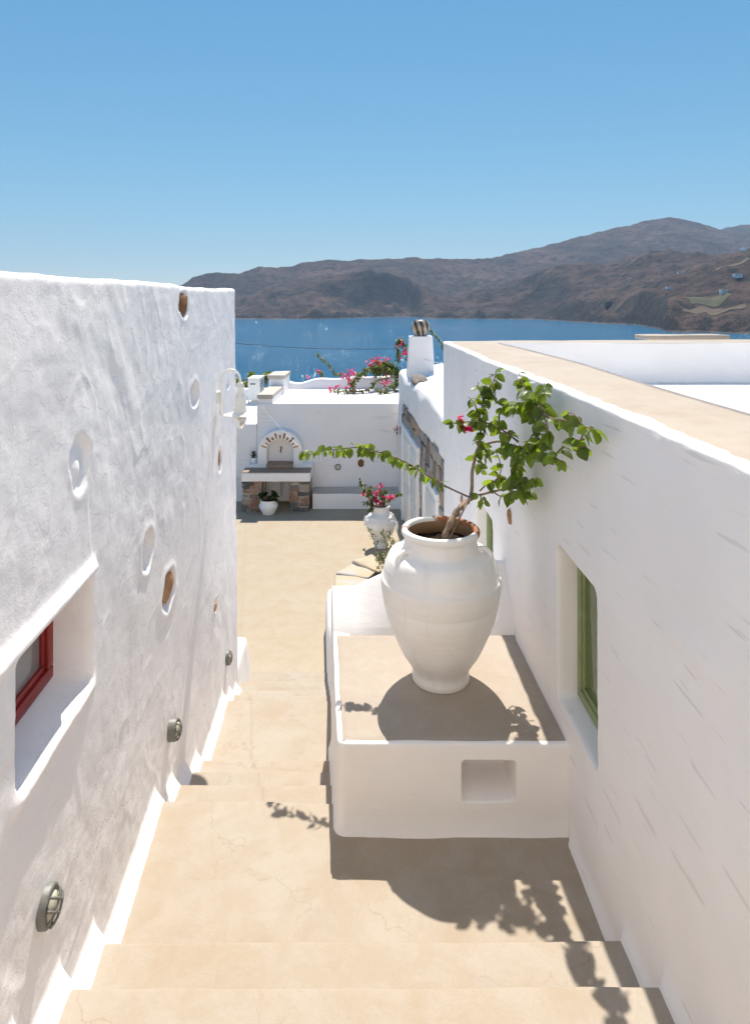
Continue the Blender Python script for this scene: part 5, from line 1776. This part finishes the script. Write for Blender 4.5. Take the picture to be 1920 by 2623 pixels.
# green climber beyond the terrace
def leaf_heap(name, label, blobs, mat, n, size, grp=None):
    e = empty(name, blobs[0][0], label, 'plant', grp)
    ms_ = []
    for (c, r) in blobs:
        for _ in range(n):
            v = Vector([rnd.gauss(0, 1) for _ in range(3)]).normalized() * (rnd.random() ** 0.45)
            p = Vector(c) + Vector((v.x * r[0], v.y * r[1], v.z * r[2]))
            d = Vector((rnd.uniform(-1, 1), rnd.uniform(-1, 1), rnd.uniform(-0.6, 0.9)))
            ms_.append(leaf_matrix(p, d, size * rnd.uniform(0.7, 1.2), rnd.uniform(-1, 1)))
        tube('branch', spline([Vector(c) - Vector((0, 0, r[2] + 0.5)), Vector(c) - Vector((0.05, 0, 0.1)), Vector(c) + Vector((0.05, 0, r[2] * 0.8))], 5), [0.02 - 0.0016 * i for i in range(11)], M_BARK, e, 5)
    joined_leaves('foliage', ms_, lp_small, mat, e, 'stuff')
    return e
leaf_heap('climbing_vine', 'yellow green vine behind the terrace wall beside the wall lamp', [(P(608, 985, 19.4), (0.22, 0.3, 0.22)), (P(630, 990, 19.4), (0.2, 0.3, 0.16)), (P(645, 970, 19.5), (0.10, 0.2, 0.20)), (P(650, 990, 19.4), (0.16, 0.3, 0.16))], M_LEAF_YEL, 240, 0.10)
leaf_heap('climbing_vine', 'yellow green vine behind the taller grey roof edge block', [(P(682, 966, 19.6), (0.20, 0.3, 0.14)), (P(700, 962, 19.7), (0.16, 0.3, 0.12)), (P(720, 966, 19.7), (0.14, 0.3, 0.10))], M_LEAF_YEL, 150, 0.09)
# thin shoot arching beside the chimney
sh = empty('vine_shoot', P(1140, 905, 14.6), 'thin leafy shoot arching down right of the chimney pot', 'plant')
path = spline([P(1100, 845, 14.6), P(1115, 860, 14.6), P(1130, 880, 14.6), P(1139, 905, 14.6), P(1148, 950, 14.8)], 6)
tube('stem', path, 0.006, M_TWIG, sh, 5)
joined_leaves('foliage', [leaf_matrix(p, Vector((rnd.uniform(-1, 1), rnd.uniform(-1, 1), rnd.uniform(-1, 0.6))), rnd.uniform(0.05, 0.075), 0) for p in path for _ in range(4)], lp_small, M_LEAF_FAR, sh, 'stuff')

# ------------------------------------------------------------------ cables and string
def sag(a, b, s, n=24):
    a, b = Vector(a), Vector(b)
    return [a.lerp(b, i / (n - 1)) - Vector((0, 0, s * 4 * (i / (n - 1)) * (1 - i / (n - 1)))) for i in range(n)]
tag(tube('overhead_cable', sag(P(540, 872, 24), P(1090, 890, 24), 0.16), 0.011, M_CABLE, None, 6), 'thin black overhead cable crossing in front of the sea', 'cable')
tag(tube('plant_string', sag(P(668, 1036, 14.45), Z3(600, 955, 4.44), 0.03), 0.0011, M_STRING, None, 5), 'thin pale string from the lower roof edge to the long shoot', 'string')
tag(tube('roof_string', sag(P(790, 994, 17.2), P(1030, 1022, 15.2), 0.10), 0.004, M_STRING, None, 5), 'thin pale cord lying across the low white roof', 'string')
tag(tube('terrace_string', sag(P(595, 985, 18.2), P(690, 958, 18.0), 0.02), 0.006, M_STRING, None, 5), 'pale cord strung past the air conditioning unit', 'string')
# ------------------------------------------------------------------ thin sea haze
hz_m = bpy.data.materials.new('sea_haze')
hz_m.use_nodes = True
hz_t = hz_m.node_tree
hz_t.nodes.clear()
hz_o = hz_t.nodes.new('ShaderNodeOutputMaterial')
hz_v = hz_t.nodes.new('ShaderNodeVolumePrincipled')
hz_v.inputs['Color'].default_value = (0.55, 0.74, 1.0, 1)
hz_v.inputs['Density'].default_value = 0.00009
hz_v.inputs['Anisotropy'].default_value = 0.0
hz_t.links.new(hz_v.outputs[0], hz_o.inputs['Volume'])
hv = [(x, y, z) for z in (SEA - 60, 640) for y in (-500, 6000) for x in (-4200, 5800)]
tag(mesh_py('haze', hv, [(0, 2, 3, 1), (4, 5, 7, 6), (0, 1, 5, 4), (2, 6, 7, 3), (0, 4, 6, 2), (1, 3, 7, 5)], hz_m, None, False), kind='stuff')
print('leaves', n_leaf, 'objects', len(bpy.data.objects))
